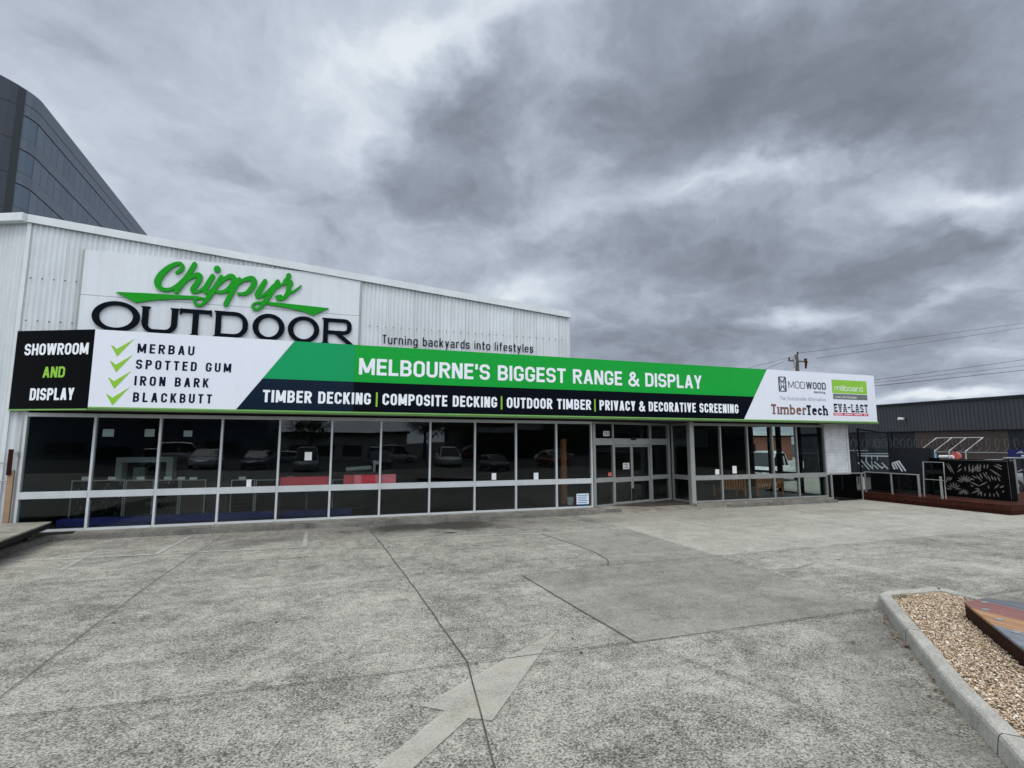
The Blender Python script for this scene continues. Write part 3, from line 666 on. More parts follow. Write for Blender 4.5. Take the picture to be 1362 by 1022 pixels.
for xa, xb in ((SXL-.02, -1.9), (-1.897, 2.55), (2.553, SXR+.08)):
    MB().prism([(xa, fz(xa, -.10)), (xb, fz(xb, -.10)), (xb, fz(xb, .09)), (xa, fz(xa, .09))], Y0-.085, Y0-.05, 'Y').prism([(xa, fz(xa, .05)), (xb, fz(xb, .05)), (xb, fz(xb, .088)), (xa, fz(xa, .088))], Y0-.049, Y0+.2, 'Y').build('roof_flashing', 'white_trim', sh)
dL = np.array([LX-SXL, LY-Y0]); dL = dL/np.linalg.norm(dL); nL = np.array([dL[1], -dL[0]])
g0 = np.array([SXL-.03, Y0-.09]); 
MB().wall(g0, g0+dL*6.4, 7.34, 7.55, .16, .02).build('gutter', 'white_trim', sh, bevel=.02)
# smooth lined panel carrying the shop name
sp = thing('shop_name_sign', 'flat white panel with raised green script and black capitals on the shed wall', 'sign', (-2.8, Y0-.03, 4.7))
pz = PY(115, 333, Y0)[2]; XL, XR = -6.05, .37
zz_ = lambda x: min(pz, ztop(x)-.112)
xk = SXL+(pz+.112-7.46)/((6.295-7.46)/(SXR-SXL))
for a, b in (((XL, 5.72), None), ((XL, 4.4), 5.71)):
    pts = [(XL, a[1]), (XR, a[1])]+([(XR, b), (XL, b)] if b else [(XR, zz_(XR)), (xk, pz), (XL, pz)])
    MB().prism(pts, Y0-.045, Y0-.022, 'Y').build('panel', 'white_panel', sp)
MB().box(XL-.05, Y0-.05, 4.4, XL-.002, Y0-.018, pz).build('edge_strip', 'aluminium', sp); MB().box(XR+.002, Y0-.05, 4.4, XR+.05, Y0-.018, zz_(XR)).build('edge_strip', 'aluminium', sp)
for zs, xa, xb in ((6.02, SXL+.15, XL-.1), (5.0, SXL+.15, XL-.1), (5.45, XR+.3, SXR-.1)):
    sc_ = MB(); xs_ = xa
    while xs_ < xb: sc_.tube([(xs_, Y0-.03, zs), (xs_, Y0-.05, zs)], .014, 6); xs_ += .22
    sc_.build('screw_row', 'dark_frame', sh)
LYs = Y0-.105; dep = np.array([0, .058, 0])
fr = lambda x, z: (x, LYs, z)
# raised capitals with small flared ends
def caps(ch, x0, x1, z0, z1, s=.125):
    st = .016; X, Y = np.meshgrid(np.arange(x0-.06, x1+.06, st), np.arange(z0-.05, z1+.05, st)); B = lambda a, b, c, d: rbox(X, Y, a, b, c, d, 0); mn = np.minimum; mx = np.maximum
    sv = .095; cx, cz = (x0+x1)/2, (z0+z1)/2
    def ell(rx, rz): return (np.hypot((X-cx)/rx, (Y-cz)/rz)-1)*min(rx, rz)
    ser = lambda x, z, a=.035, t=.03: B(x-a, z, x+s+a, z+t)
    if ch == 'O': d = mx(ell((x1-x0)/2, (z1-z0)/2), -ell((x1-x0)/2-s*1.08, (z1-z0)/2-sv))
    if ch == 'U': d = mn(mn(mx(ring(X, Y, x0+.02, z0, x1-.02, z1+.5, (0, 0, .26, .26), s, sv), Y-z1), ser(x0+.02, z1-.03)), ser(x1-.02-s, z1-.03))
    if ch == 'T': d = mn(mn(B(cx-s/2, z0, cx+s/2, z1), B(x0, z1-sv, x1, z1)), mn(mn(B(x0, z1-.15, x0+.03, z1+.012), B(x1-.03, z1-.15, x1, z1+.012)), ser(cx-s/2, z0)))
    if ch == 'D': d = mn(mn(ring(X, Y, x0+.02, z0, x1, z1, (0, .32, .32, 0), s, sv), B(x0-.02, z1-.03, x0+.1, z1)), B(x0-.02, z0, x0+.1, z0+.03))
    if ch == 'R': d = mn(mn(mn(B(x0+.02, z0, x0+.02+s, z1), ring(X, Y, x0+.02, z0+.27, x1-.04, z1, (0, .2, .2, 0), s, sv)), para(X, Y, x0+.34, z0+.33, x1-.06, z0, s*1.35)), mn(B(x0-.02, z1-.03, x0+.1, z1), ser(x0+.02, z0)))
    mb = MB(); trace(mb, d+1e-6, lambda i, j: fr(x0-.06+i*st, z0-.05+j*st), dep); return mb
for ch, a, b, z1 in (('O', -5.77, -4.80, 5.60), ('U', -4.77, -3.98, 5.53), ('T', -3.95, -3.25, 5.54), ('D', -3.17, -2.40, 5.55), ('O', -2.29, -1.52, 5.57), ('O', -1.44, -.65, 5.57), ('R', -.57, .23, 5.575)):
    caps(ch, a, b, 4.87-(.02 if ch == 'O' else 0), z1).build('letter', 'black_letter', sp)
# green script, brushed as strokes (survey coordinates on the wall, two overlapping sheets)
def a2(L, sc=1.): return [(110+x/6.81, 330+y/6.81, r*.88/6.81) for x, y, r in L]
def b3(L): return [(290+x/6.81, 330+y/6.81, r*.88/6.81) for x, y, r in L]
SCR = [a2([(848, 222, 14), (885, 200, 22), (903, 165, 19), (880, 138, 16), (825, 150, 22), (760, 190, 28), (705, 245, 33), (675, 305, 34), (690, 352, 26), (735, 376, 20), (795, 372, 18), (855, 335, 16), (915, 275, 14)]),
       a2([(1012, 145, 24), (950, 250, 27), (845, 393, 25)]), a2([(885, 350, 12), (950, 285, 16), (1030, 243, 24), (1062, 258, 26), (1040, 310, 27), (995, 370, 26), (1005, 395, 18), (1055, 388, 14), (1120, 335, 12)]),
       a2([(1175, 255, 24), (1120, 345, 27), (1105, 390, 24), (1150, 392, 14), (1215, 330, 12)]), a2([(1216, 190, 34), (1217, 190, 34)]),
       a2([(1255, 262, 22), (1190, 370, 26), (1135, 450, 24), (1085, 508, 15), (1040, 520, 13), (1012, 495, 13), (1030, 460, 12), (1100, 455, 10)]),
       a2([(1215, 345, 12), (1290, 275, 20), (1345, 255, 26), (1372, 290, 29), (1345, 345, 28), (1285, 392, 20), (1215, 398, 14)]),
       b3([(192, 285, 24), (130, 390, 27), (68, 508, 25)]), b3([(165, 340, 12), (230, 290, 18), (300, 275, 26), (330, 305, 27), (305, 360, 27), (250, 410, 20), (185, 415, 15)]),
       b3([(425, 300, 24), (375, 385, 28), (352, 425, 24), (375, 444, 16), (430, 412, 15), (500, 340, 14)]), b3([(540, 305, 24), (470, 420, 26), (410, 505, 22), (370, 550, 15), (335, 555, 13), (312, 530, 14), (335, 500, 12), (400, 492, 10)]),
       b3([(480, 400, 11), (570, 335, 13), (640, 305, 22), (665, 318, 18), (640, 350, 24), (635, 400, 26), (600, 448, 20), (550, 458, 20), (528, 440, 12), (570, 428, 9)]), b3([(610, 425, 12), (680, 395, 11), (730, 360, 9), (752, 335, 4)]),
       b3([(640, 250, 27), (630, 272, 20), (595, 298, 9)])]
SW = [[(110+x/6.81, 330+y/6.81) for x, y in ((300, 397), (560, 408), (820, 424), (1030, 436), (1105, 448), (1085, 466), (1000, 463), (800, 462), (690, 468), (590, 478), (475, 496))],
      [(290+x/6.81, 330+y/6.81) for x, y in ((430, 486), (560, 496), (760, 518), (1002, 545), (865, 611), (780, 577), (640, 545), (450, 512))]]
gx, gy = np.arange(150, 440, .42), np.arange(424, 340, -.42); GX, GY = np.meshgrid(gx, gy); D = np.full_like(GX, 1e9)
for st_ in SCR: D = np.minimum(D, brush(GX, GY, spline(st_, 7)))
def onwall(i, j):
    p = PY(150+i*.42, 424-j*.42, LYs); return (p[0], LYs, p[2])
mb = MB(); trace(mb, D+1e-6, onwall, dep); mb.build('script_lettering', 'green_sign', sp)
for P in SW:
    q = [PY(x, y, LYs+.004) for x, y in P]; MB().prism([(p[0], p[2]) for p in q], LYs+.004, LYs+.058, 'Y').build('swoosh', 'green_sign', sp)
# slogan
sl = thing('slogan_lettering', 'small black slogan lettering above the green band on the shed wall', 'lettering', (3.4, Y0, 4.9))
a, b = PY(510, 459, Y0-.02), PY(709, 468, Y0-.02)
text(MB(), 'Turning backyards into lifestyles', 1.03, b[0], (a[2]+b[2])/2, .262, lambda x, z: (x, Y0-.025, z), .125, .5, .17, res=26).build('lettering', 'black_letter', sl)
MB().box(.95, Y0-.022, 4.7, 1.0, Y0-.016, 5.2).build('end_strip', 'white_trim', sl)
# junction post, switch box and pipe beside the glazing
MB().box(-6.86, Y0-.12, .0, -6.80, Y0+.03, 2.86).build('edge_post', 'aluminium', sh)
rp = thing('conduit_post', 'brown timber post with a rusty meter box at the left end of the glazing', 'post', (-6.92, 14.42, 0))
MB().box(-6.98, 14.36, 0, -6.87, 14.42, 1.55).build('post', 'weathered_timber', rp); MB().box(-6.99, 14.33, 1.45, -6.91, 14.359, 2.02).build('meter_box', 'merbau_dark', rp)
MB().box(-6.90, 14.33, 1.85, -6.82, 14.359, 1.97).build('tap', 'galv', rp)
MB().tube([(-7.4, 14.5, 1.72), (-6.99, 14.42, 1.72)], .012).tube([(-7.4, 14.5, 1.3), (-6.97, 14.42, 1.32)], .012).build('pipe', 'galv', rp)

# ------------------------------------------------------------------ the long fascia sign
FY = 13.70; ZT, ZB, ZD = 4.73, 2.89, 3.745
fs = thing('fascia_sign', 'long box sign with white, green and navy panels over the shopfront', 'sign', (6.9, 13.7, 2.89))
CN = np.array([-5.37, FY]); CE = np.array([-7.15, Y0-.05])
MB().prism([(CN[0], FY+.004), (19.30, FY+.004), (19.30, 14.44), (CE[0]+.25, 14.44), (CE[0]+.02, CE[1]+.0)], ZB+.006, ZT-.006).build('sign_box', 'soffit', fs)
MB().box(-5.36, FY-.03, ZB+.042, 19.33, FY+.002, ZB+.075).build('edge_trim', 'lime_edge', fs); MB().box(-5.36, FY-.026, ZB-.005, 19.328, FY+.002, ZB+.0415).build('edge_trim', 'lime_dark', fs)
MB().wall(CE, CN, ZB, ZB+.03, .03, -.012).build('edge_trim', 'lime_edge', fs)
ZP = ZB+.078; dgl = lambda z: -1.22+(z-4.691)*(-2.475+1.22)/(2.881-4.691); dgr = lambda z: 14.096+(z-4.745)*(12.916-14.096)/(2.885-4.745)
SE = (.29, 5.0, 9.6)
def pan(pts, m, nm): return MB().prism(pts, FY-.006, FY+.003, 'Y').build(nm, m, fs)
g = .003
pan([(-5.37, ZP), (dgl(ZP)-g, ZP), (dgl(ZT)-g, ZT), (-5.37, ZT)], 'sign_white', 'white_panel')
pan([(dgl(ZD), ZD+g), (SE[0]-g, ZD+g), (SE[0]-g, ZT), (dgl(ZT), ZT)], 'green_a', 'green_panel'); pan([(dgl(ZP), ZP), (SE[0]-g, ZP), (SE[0]-g, ZD), (dgl(ZD), ZD)], 'navy_a', 'navy_panel')
ed = [SE[0], SE[1], SE[2], None]
for k in range(3):
    x0, x1 = ed[k], ed[k+1]; last = x1 is None
    pan([(x0, ZD+g), ((dgr(ZD) if last else x1-g), ZD+g), ((dgr(ZT) if last else x1-g), ZT), (x0, ZT)], 'green_b', 'green_panel')
    pan([(x0, ZP), ((dgr(ZP) if last else x1-g), ZP), ((dgr(ZD) if last else x1-g), ZD), (x0, ZD)], 'navy_b', 'navy_panel')
pan([(dgr(ZP)+g, ZP), (19.30, ZP), (19.30, ZT), (dgr(ZT)+g, ZT)], 'sign_white', 'white_panel')
MB().wall(CE, CN-.0, ZB+.033, ZT, .008, -.006).build('black_panel', 'black_gloss', fs)
sf = lambda x, z: (x, FY-.010, z)
def line(s_, x0, x1, z0, h, m, **k): return text(MB(), s_, x0, x1, z0, h, sf, **k).build('lettering', m, fs)
line("MELBOURNE'S BIGGEST RANGE & DISPLAY", .40, 11.29, 3.945, .44, 'letter_white', wt=.19, gap=.11)
for s_, a, b in (('TIMBER DECKING', -1.846, .725), ('COMPOSITE DECKING', 1.023, 4.195), ('OUTDOOR TIMBER', 4.487, 7.18), ('PRIVACY & DECORATIVE SCREENING', 7.467, 12.75)):
    line(s_, a, b, 3.16, .305, 'letter_white', wt=.2, gap=.12)
sm = MB()
for px_ in (501, 667, 791): x = PY(px_, 532, FY)[0]; sm.box(x-.022, FY-.0105, 3.11, x+.022, FY-.0065, 3.49)
sm.build('divider', 'lime', fs)
for i, (s_, pa, pb) in enumerate((('MERBAU', 183, 259), ('SPOTTED GUM', 181, 308), ('IRON BARK', 179, 278), ('BLACKBUTT', 177, 282))):
    z = (4.235, 3.86, 3.475, 3.095)[i]; y = (464, 485, 507, 529)[i]
    line(s_, PY(pa, y, FY)[0], PY(pb, y, FY)[0], z, .222, 'dark_letter', wt=.19, gap=.3)
    px_ = (147.5, 146, 143.5, 141)[i]; o = PY(px_, y-4, FY)
    q = [(0, .04), (.14, -.20), (.44, .22), (.455, .20), (.15, -.0), (.13, -.02)]
    MB().prism([(o[0]+x*1.0, o[2]+zz2-.05) for x, zz2 in ((0, .07), (.05, .045), (.125, -.02), (.44, .235), (.15, -.185), (.14, -.19))], FY-.0105, FY-.0065, 'Y').build('check_mark', 'lime', fs)
du = (CN-CE)/np.linalg.norm(CN-CE); nu = np.array([du[1], -du[0]])
def onp(x, y):                                # where a sight line meets the folded end panel: distance along it and height
    d = ray(x, y); A_ = np.array([[d[0], -du[0]], [d[1], -du[1]]]); t, s = np.linalg.solve(A_, CE); return s, H+t*d[2]
ff = lambda u, z: (*(CE+du*u+nu*.014), z)
for s_, pa, pb, m in (('SHOWROOM', ((32.5, 475.5), (32.5, 460)), ((118, 469), (118, 454)), 'letter_white'), ('AND', ((57, 503), (57, 489)), ((86.5, 502), (86.5, 487)), 'lime'), ('DISPLAY', ((39.5, 534), (39.5, 518.5)), ((98.5, 531), (98.5, 514.5)), 'letter_white')):
    (u0, z0), (u1, z1), (_, z2), (_, z3) = onp(*pa[0]), onp(*pb[0]), onp(*pa[1]), onp(*pb[1])
    text(MB(), s_, u0, u1, (z0+z1)/2, (z2+z3-z0-z1)/2, ff, wt=.2, gap=.09).build('lettering', m, fs)
# supplier logos on the right-hand white panel; lg maps detail-sheet coordinates to the sign
lg = lambda x, y: PY(1010+x/7.86, 480+y/7.86, FY)
def lbox(x0, y0, x1, y1): a, b = lg(x0, y0), lg(x1, y1); c, d = lg(x0, y1), lg(x1, y0); return (a[0]+c[0])/2, (c[2]+b[2])/2, (b[0]+d[0])/2, (a[2]+d[2])/2
def ltext(s_, b, m, **k): x0, z0, x1, z1 = b; return line(s_, x0, x1, z0, z1-z0, m, **k)
x0, z0, x1, z1 = lbox(197, 166, 280, 324)
st = (x1-x0)/44; Xg, Yg = np.meshgrid(np.arange(-st*2, x1-x0+st*2, st), np.arange(-st*2, z1-z0+st*2, st)); wg, hg = x1-x0, z1-z0
ph = ring(Xg, Yg, 0, 0, wg, hg, .05, .035)
for xa, xb, ya, yb in ((.1, .1, .55, .92), (.9, .9, .55, .92), (.1, .5, .92, .62), (.9, .5, .92, .62), (.1, .1, .08, .45), (.9, .9, .08, .45), (.1, .5, .08, .38), (.9, .5, .08, .38), (.3, .3, .5, .78), (.7, .7, .5, .78), (.3, .3, .22, .5), (.7, .7, .22, .5)):
    ph = np.minimum(ph, brush(Xg, Yg, [(wg*(.08+xa*.84), hg*ya, .016), (wg*(.08+xb*.84), hg*yb, .016)]))
mb = MB(); trace(mb, ph+1e-6, lambda i, j: sf(x0-st*2+i*st, z0-st*2+j*st)); mb.build('logo', 'slate_letter', fs)
b = lbox(300, 222, 692, 296); k = b[0]+(b[2]-b[0])*.45
ltext('MOD', (b[0], b[1], k-.03, b[3]), 'slate_letter', wt=.11, gap=.16); ltext('WOOD', (k+.03, b[1], b[2], b[3]), 'slate_letter', wt=.2, gap=.12)
ltext('decking', lbox(568, 317, 684, 342), 'slate_letter', wt=.22, gap=.16); ltext('The Sustainable Alternative', lbox(217, 380, 692, 418), 'grey_letter', wt=.12, gap=.2)
b = lbox(124, 462, 712, 566); k = b[0]+(b[2]-b[0])*.615
ltext('Timber', (b[0], b[1], k-.02, b[3]), 'brown_letter', wt=.21, gap=.15, slab=1); ltext('Tech', (k+.0, b[1], b[2], b[3]), 'dark_letter', wt=.23, gap=.13, slab=1)
def plate(b, m, nm): MB().box(b[0], FY-.0085, b[1], b[2], FY-.0062, b[3]).build(nm, m, fs)
plate(lbox(757, 207, 1120, 345), 'lime', 'logo_plate'); plate(lbox(770, 352, 1126, 408), 'grey_bar', 'logo_plate'); plate(lbox(772, 549, 1137, 576), 'red_bar', 'logo_plate')
ltext('millboard', lbox(785, 262, 1075, 318), 'letter_white', wt=.13, gap=.16); ltext('Live Life Outside.', lbox(795, 370, 1018, 392), 'letter_white', wt=.16, gap=.2)
def stripes(phi, X_, Y_):
    for zc in (.26, .48, .70): phi = np.maximum(phi, -(np.abs(Y_-zc)-.035))
    return phi
ltext('EVA-LAST', lbox(778, 455, 1132, 540), 'black_letter', wt=.24, gap=.12, mod=stripes)
b = lbox(785, 557, 1125, 568); mb = MB()
for i in range(20):
    if i % 6 != 5: xx = b[0]+(b[2]-b[0])*i/20; mb.box(xx, FY-.0105, b[1], xx+(b[2]-b[0])/30, FY-.0086, b[3])
mb.build('small_print', 'letter_white', fs)

# ------------------------------------------------------------------ the glazed showroom
GYp = 14.45; ZS, ZTr0, ZTr1, ZHd = .165, .905, 1.06, 2.80
sr = thing('showroom', 'long low showroom with dark full height shopfront windows under the sign', 'building', (5, 14.45, 0))
mulL = [PY(x, 640, GYp)[0] for x in (27, 120.5, 208.5, 291.5, 369, 439, 505, 571, 631, 686, 740, 787)]
mulR = [PY(x, 640, GYp)[0] for x in (920, 960, 996, 1029.5, 1062, 1099)]
def bay(xa, xb, last=False, m='aluminium_white'):
    f = MB(); hw = .026
    f.box(xa-hw, GYp-.05, ZS, xa+hw, GYp+.06, ZHd+.05)
    if last: f.box(xb-hw, GYp-.05, ZS, xb+hw, GYp+.06, ZHd+.05)
    a, b = xa+hw+.0005, xb-hw-.0005
    f.box(a, GYp-.058, ZTr0, b, GYp+.05, ZTr1).box(a, GYp-.07, ZS, b, GYp+.05, ZS+.05).box(a, GYp-.045, ZHd-.04, b, GYp+.05, ZHd+.05)
    fo = f.build('window', m, sr, bevel=.004)
    for z0, z1 in ((ZS+.05, ZTr0), (ZTr1, ZHd-.04)):          # no two sheets of glass sit quite true in their frames
        e = [random.uniform(0, .011) for _ in range(4)]
        MB().hexa([(a, GYp+e[0], z0), (b, GYp+e[1], z0), (b, GYp+e[1]+.008, z0), (a, GYp+e[0]+.008, z0)], [(a, GYp+e[2], z1), (b, GYp+e[1]+e[2]-e[0], z1), (b, GYp+e[1]+e[2]-e[0]+.008, z1), (a, GYp+e[2]+.008, z1)]).build('pane', 'glass', fo)
for i in range(len(mulL)-1): bay(mulL[i], mulL[i+1], i == len(mulL)-2)
for i in range(len(mulR)-1): bay(mulR[i], mulR[i+1], i == len(mulR)-2, 'aluminium')
# recessed entry, set on the skew
EA = np.array([mulL[-1]+.03, GYp]); EB = np.array([11.25, 15.5]); de = (EB-EA)/np.linalg.norm(EB-EA); ne = np.array([-de[1], de[0]])
def one(x, y):
    d = ray(x, y); t, s = np.linalg.solve(np.array([[d[0], -de[0]], [d[1], -de[1]]]), EA); return s, H+t*d[2]
us = [one(x, 630)[0] for x in (791, 815.5, 840.5, 865, 889)]; zh0, zh1 = one(840, 592)[1], one(840, 583.5)[1]
Pu = lambda u: EA+de*u
ent = MB(); W_ = lambda mb, u0, u1, z0, z1, t=.07, off=0.: mb.wall(Pu(u0), Pu(u1), z0, z1, t, off)
for u, h in ((us[0]-.03, .05), (us[1], .03), (us[3]+.02, .045), (us[4]+.03, .06)): W_(ent, u-h, u+h, .166, ZHd+.05, .10)
W_(ent, us[0]+.021, us[1]-.031, zh0, zh1, .08); W_(ent, us[1]+.031, us[3]-.026, zh0, zh1, .14); W_(ent, us[3]+.066, us[4]-.031, zh0, zh1, .08)
W_(ent, us[0]+.021, us[4]-.031, ZHd-.02, ZHd+.05, .08)
for a, b in ((us[0]+.021, us[1]-.031), (us[3]+.066, us[4]-.031)): W_(ent, a, b, ZTr0+.01, ZTr1+.0, .075); W_(ent, a, b, .166, .22, .075)
eo = ent.build('entrance_frame', 'aluminium', sr, bevel=.004)
for a, b in ((us[0]+.021, us[1]-.031), (us[3]+.066, us[4]-.031)):
    for z0, z1 in ((.22, ZTr0+.01), (ZTr1, zh0), (zh1, ZHd-.02)): W_(MB(), a, b, z0, z1, .008).build('pane', 'glass', eo)
W_(MB(), us[1]+.031, us[3]-.026, zh1, ZHd-.02, .008).build('pane', 'glass', eo)
W_(MB(), (us[1]+us[3])/2-.1, (us[1]+us[3])/2+.1, zh1-.05, zh1+.05, .05, -.1).build('door_sensor', 'dark_frame', eo)
mid = us[2]
for a, b in ((us[1]+.04, mid-.004), (mid+.004, us[3]-.035)):
    f = MB(); W_(f, a, a+.05, .175, zh0-.01, .045); W_(f, b-.05, b, .175, zh0-.01, .045); W_(f, a+.05, b-.05, .175, .25, .045); W_(f, a+.05, b-.05, zh0-.07, zh0-.01, .045); W_(f, a+.05, b-.05, ZTr0-.02, ZTr1-.02, .045)
    do = f.build('sliding_door', 'aluminium', sr, bevel=.003)
    W_(MB(), a+.05, b-.05, .25, ZTr0-.02, .008).build('pane', 'glass', do); W_(MB(), a+.05, b-.05, ZTr1-.02, zh0-.07, .008).build('pane', 'glass', do)
W_(MB(), mid-.05, mid+.05, .26, .66, .02, -.036).build('door_lock_plate', 'dark_frame', eo)
# return glazing back out to the corner column
rt = MB(); R0, R1 = EB+np.array([.05, -.06]), np.array([11.33, GYp+.09])
rt.wall(R0, R0+(R1-R0)*.06, .221, ZHd-.031, .06).wall(R1-(R1-R0)*.06, R1, .221, ZHd-.031, .06).wall(R0, R1, ZTr0+.01, ZTr1, .07).wall(R0, R1, .166, .22, .07).wall(R0, R1, ZHd-.03, ZHd+.05, .07); ro = rt.build('return_window', 'aluminium', sr)
for z0, z1 in ((.22, ZTr0+.01), (ZTr1, ZHd-.03)): MB().wall(R0, R1, z0, z1, .008).build('pane', 'glass', ro)
MB().box(11.26, GYp-.085, .0, 11.43, GYp+.088, 2.885).build('corner_column', 'aluminium', sr, bevel=.006)
# end wall: glazed near the front with dark frames, solid further back
EX = 17.36; ys = [14.56, 15.5, 16.5, 17.0, 17.95]
f = MB()
for y, h in zip(ys, (.05, .07, .1, .04, .05)): f.box(EX-.05, y-h, .16, EX+.05, y+h, 2.85)
for a, b in zip([y+h for y, h in zip(ys, (.05, .07, .1, .04))], [y-h for y, h in zip(ys[1:], (.07, .1, .04, .05))]):
    f.box(EX-.04, a, 2.42, EX+.04, b, 2.47).box(EX-.04, a, .16, EX+.04, b, .22)
    if b > a: f.box(EX-.04, a, ZTr0, EX+.04, b, ZTr0+.1)
ef = f.build('end_window', 'dark_frame', sr)
for a, b in zip(ys, ys[1:]): MB().box(EX-.004, a+.1, .22, EX+.004, b-.1, 2.85).build('pane', 'clear_glass', ef)
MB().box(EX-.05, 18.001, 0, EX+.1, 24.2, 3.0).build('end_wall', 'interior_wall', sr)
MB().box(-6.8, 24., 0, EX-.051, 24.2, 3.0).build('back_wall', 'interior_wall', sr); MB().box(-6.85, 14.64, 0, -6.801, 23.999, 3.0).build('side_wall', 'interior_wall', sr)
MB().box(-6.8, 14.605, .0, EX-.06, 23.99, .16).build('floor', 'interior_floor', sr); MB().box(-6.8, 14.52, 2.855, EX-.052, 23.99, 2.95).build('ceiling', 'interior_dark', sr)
MB().box(SXR+.08, 14.45, 3.02, 18.7, 26, 4.5).build('roof', 'charcoal_steel', sr)
MB().box(17.43, 14.52, 0, 18.68, 14.76, 2.885).build('brick_pier', 'white_brick', sr); MB().box(18.681, 14.48, .0, 18.75, 14.78, 2.885).build('corner_trim', 'white_trim', sr)
# partition and racking inside
for (x0, y0, x1, y1, h, m) in ((-5.5, 19.5, 2.0, 19.6, 2.6, 'interior_wall'), (8.2, 19.0, 8.3, 23.5, 2.7, 'interior_wall')):
    MB().box(x0, y0, .165, x1, y1, h).build('partition_wall', m, sr)

# ------------------------------------------------------------------ things inside and on the glass
def pinside(px_, Y): return PY(px_, 640, Y)[0]
pl = MB().box(pinside(80, 15.1), 15.1, .165, pinside(470, 15.1), 16.1, .33); tag(pl.build('display_plinth', 'blue_carpet', bevel=.01), 'long low blue carpeted plinth inside the left windows', 'plinth')
edges = [95, 167, 206, 240, 275, 307, 340, 374, 408, 442, 505, 560]
desc = ['with a pattern of upright leaf slots at the left end', 'of plain dark slats second from the left', 'with diagonal leaf cutouts behind the second window', 'plain brown beside the diagonal leaf screen', 'with a lattice of small cutouts', 'of fine dark weave behind the third mullion', 'of plain charcoal behind the fourth window', 'in deep black behind the long dull red carton', 'of smooth black right of the dull red carton', 'below the bright red carton', 'in plain black below the inside shelf end']
for i in range(len(edges)-1):
    xa, xb = pinside(edges[i], 15.45)+.01, pinside(edges[i+1], 15.45)-.01; zt_ = 1.24-.012*i; zb_ = .331
    t = thing('screen_panel', 'privacy screen sample '+desc[i], 'screen', ((xa+xb)/2, 15.45, zb_), 'privacy screen samples on the blue plinth')
    MB().box(xa, 15.43, zb_, xa+.025, 15.47, zt_).box(xb-.025, 15.43, zb_, xb, 15.47, zt_).box(xa+.0255, 15.43, zt_-.025, xb-.0255, 15.47, zt_).build('frame', 'aluminium' if i in (0, 1, 2, 3, 5, 6, 8, 9) else 'dark_frame', t)
    x0, x1 = xa+.026, xb-.026; w0 = x1-x0; h0 = zt_-.03-zb_; st = .014
    Xg, Yg = np.meshgrid(np.arange(0, w0, st), np.arange(0, h0, st)); ph = np.full_like(Xg, -1.)
    if i in (0, 2, 4, 5):
        nx, nz = {0: (4, 6), 2: (5, 8), 4: (6, 9), 5: (7, 8)}[i]
        for a in range(nx):
            for c in range(nz):
                cx_, cz_ = (a+.5+.25*(c % 2))*w0/nx, (c+.5)*h0/nz; k = w0/nx*.3; sl_ = {0: .05, 2: .9, 4: (-1)**(a+c)*.8, 5: 0}[i]
                ph = np.maximum(ph, -brush(Xg, Yg, [(cx_-k*sl_, cz_-k*.9, .006), (cx_, cz_, .028 if i == 0 else .02), (cx_+k*sl_, cz_+k*.9, .006)]))
    mb = MB(); trace(mb, ph, lambda a, c: (x0+a*st, 15.445, zb_+.002+c*st)); mb.build('infill', 'screen_brown' if i in (1, 3, 4) else 'screen_black', t)
    if i in (0, 2, 4, 5):
        MB().box(x0+.02, 15.56, zb_+.02, x1-.02, 15.565, zt_-.1).build('backing', 'aluminium' if i == 0 else 'charcoal_steel', t)
cardd = ['above the leaf slot screen', 'above the slatted screen', 'above the diagonal leaf screen', 'above the plain brown screen', 'above the lattice screen', 'near the third mullion', 'in the fourth window', 'over the dull red carton']
for i, px_ in enumerate((114, 149, 187, 223, 241, 257, 322, 386)):
    x = pinside(px_, 15.45); z = 1.242-.012*min(i, 7)
    tag(MB().box(x-.085, 15.435, z-.0+.002, x+.085, 15.45, z+.085).build('price_card', 'white_tag'), 'small white price card '+cardd[i], 'card', 'price cards on the screen samples')
# shelf and cartons
MB_ = MB().box(pinside(365, 14.9), 14.525, .86, pinside(640, 14.9), 15.3, .90)
shf = thing('window_shelf', 'dark shelf behind the windows holding the red cartons', 'shelf', (0, 15, .165))
MB_.build('top', 'interior_dark', shf)
for x in (pinside(372, 14.9), pinside(505, 14.9), pinside(630, 14.9)): MB().box(x-.03, 14.9, .165, x+.03, 15.2, .859).build('leg', 'interior_dark', shf)
def carton(pa, pb, z1, lab, segs):
    xa, xb = pinside(pa, 14.6), pinside(pb, 14.6); t = thing('carton', lab, 'carton', ((xa+xb)/2, 14.9, .9)); e = [xa+(xb-xa)*f_ for f_, _ in segs]+[xb]
    for i in range(len(segs)): MB().box(e[i], 14.53, .901, e[i+1], 14.80, z1).build('wrap', segs[i][1], t)
    return t
carton(373, 440, 1.27, 'long dull red carton lying behind the fifth window', [(0, 'dull_red_box')]); carton(457, 526, 1.29, 'bright red carton with pink ends beside the crack line', [(0, 'dull_red_box'), (.2, 'pink_box'), (.33, 'red_box'), (.6, 'pink_box')])
t = thing('parts_stack', 'flat pale stack of samples right of the bright red carton', 'samples', (2, 14.6, .9))
for k in range(3): MB().box(pinside(529, 14.6)+.03*k, 14.54, .901+.05*k, pinside(552, 14.6)-.05*k, 14.8, .945+.05*k).build('board', ('white_tag', 'galv', 'aluminium')[k], t)
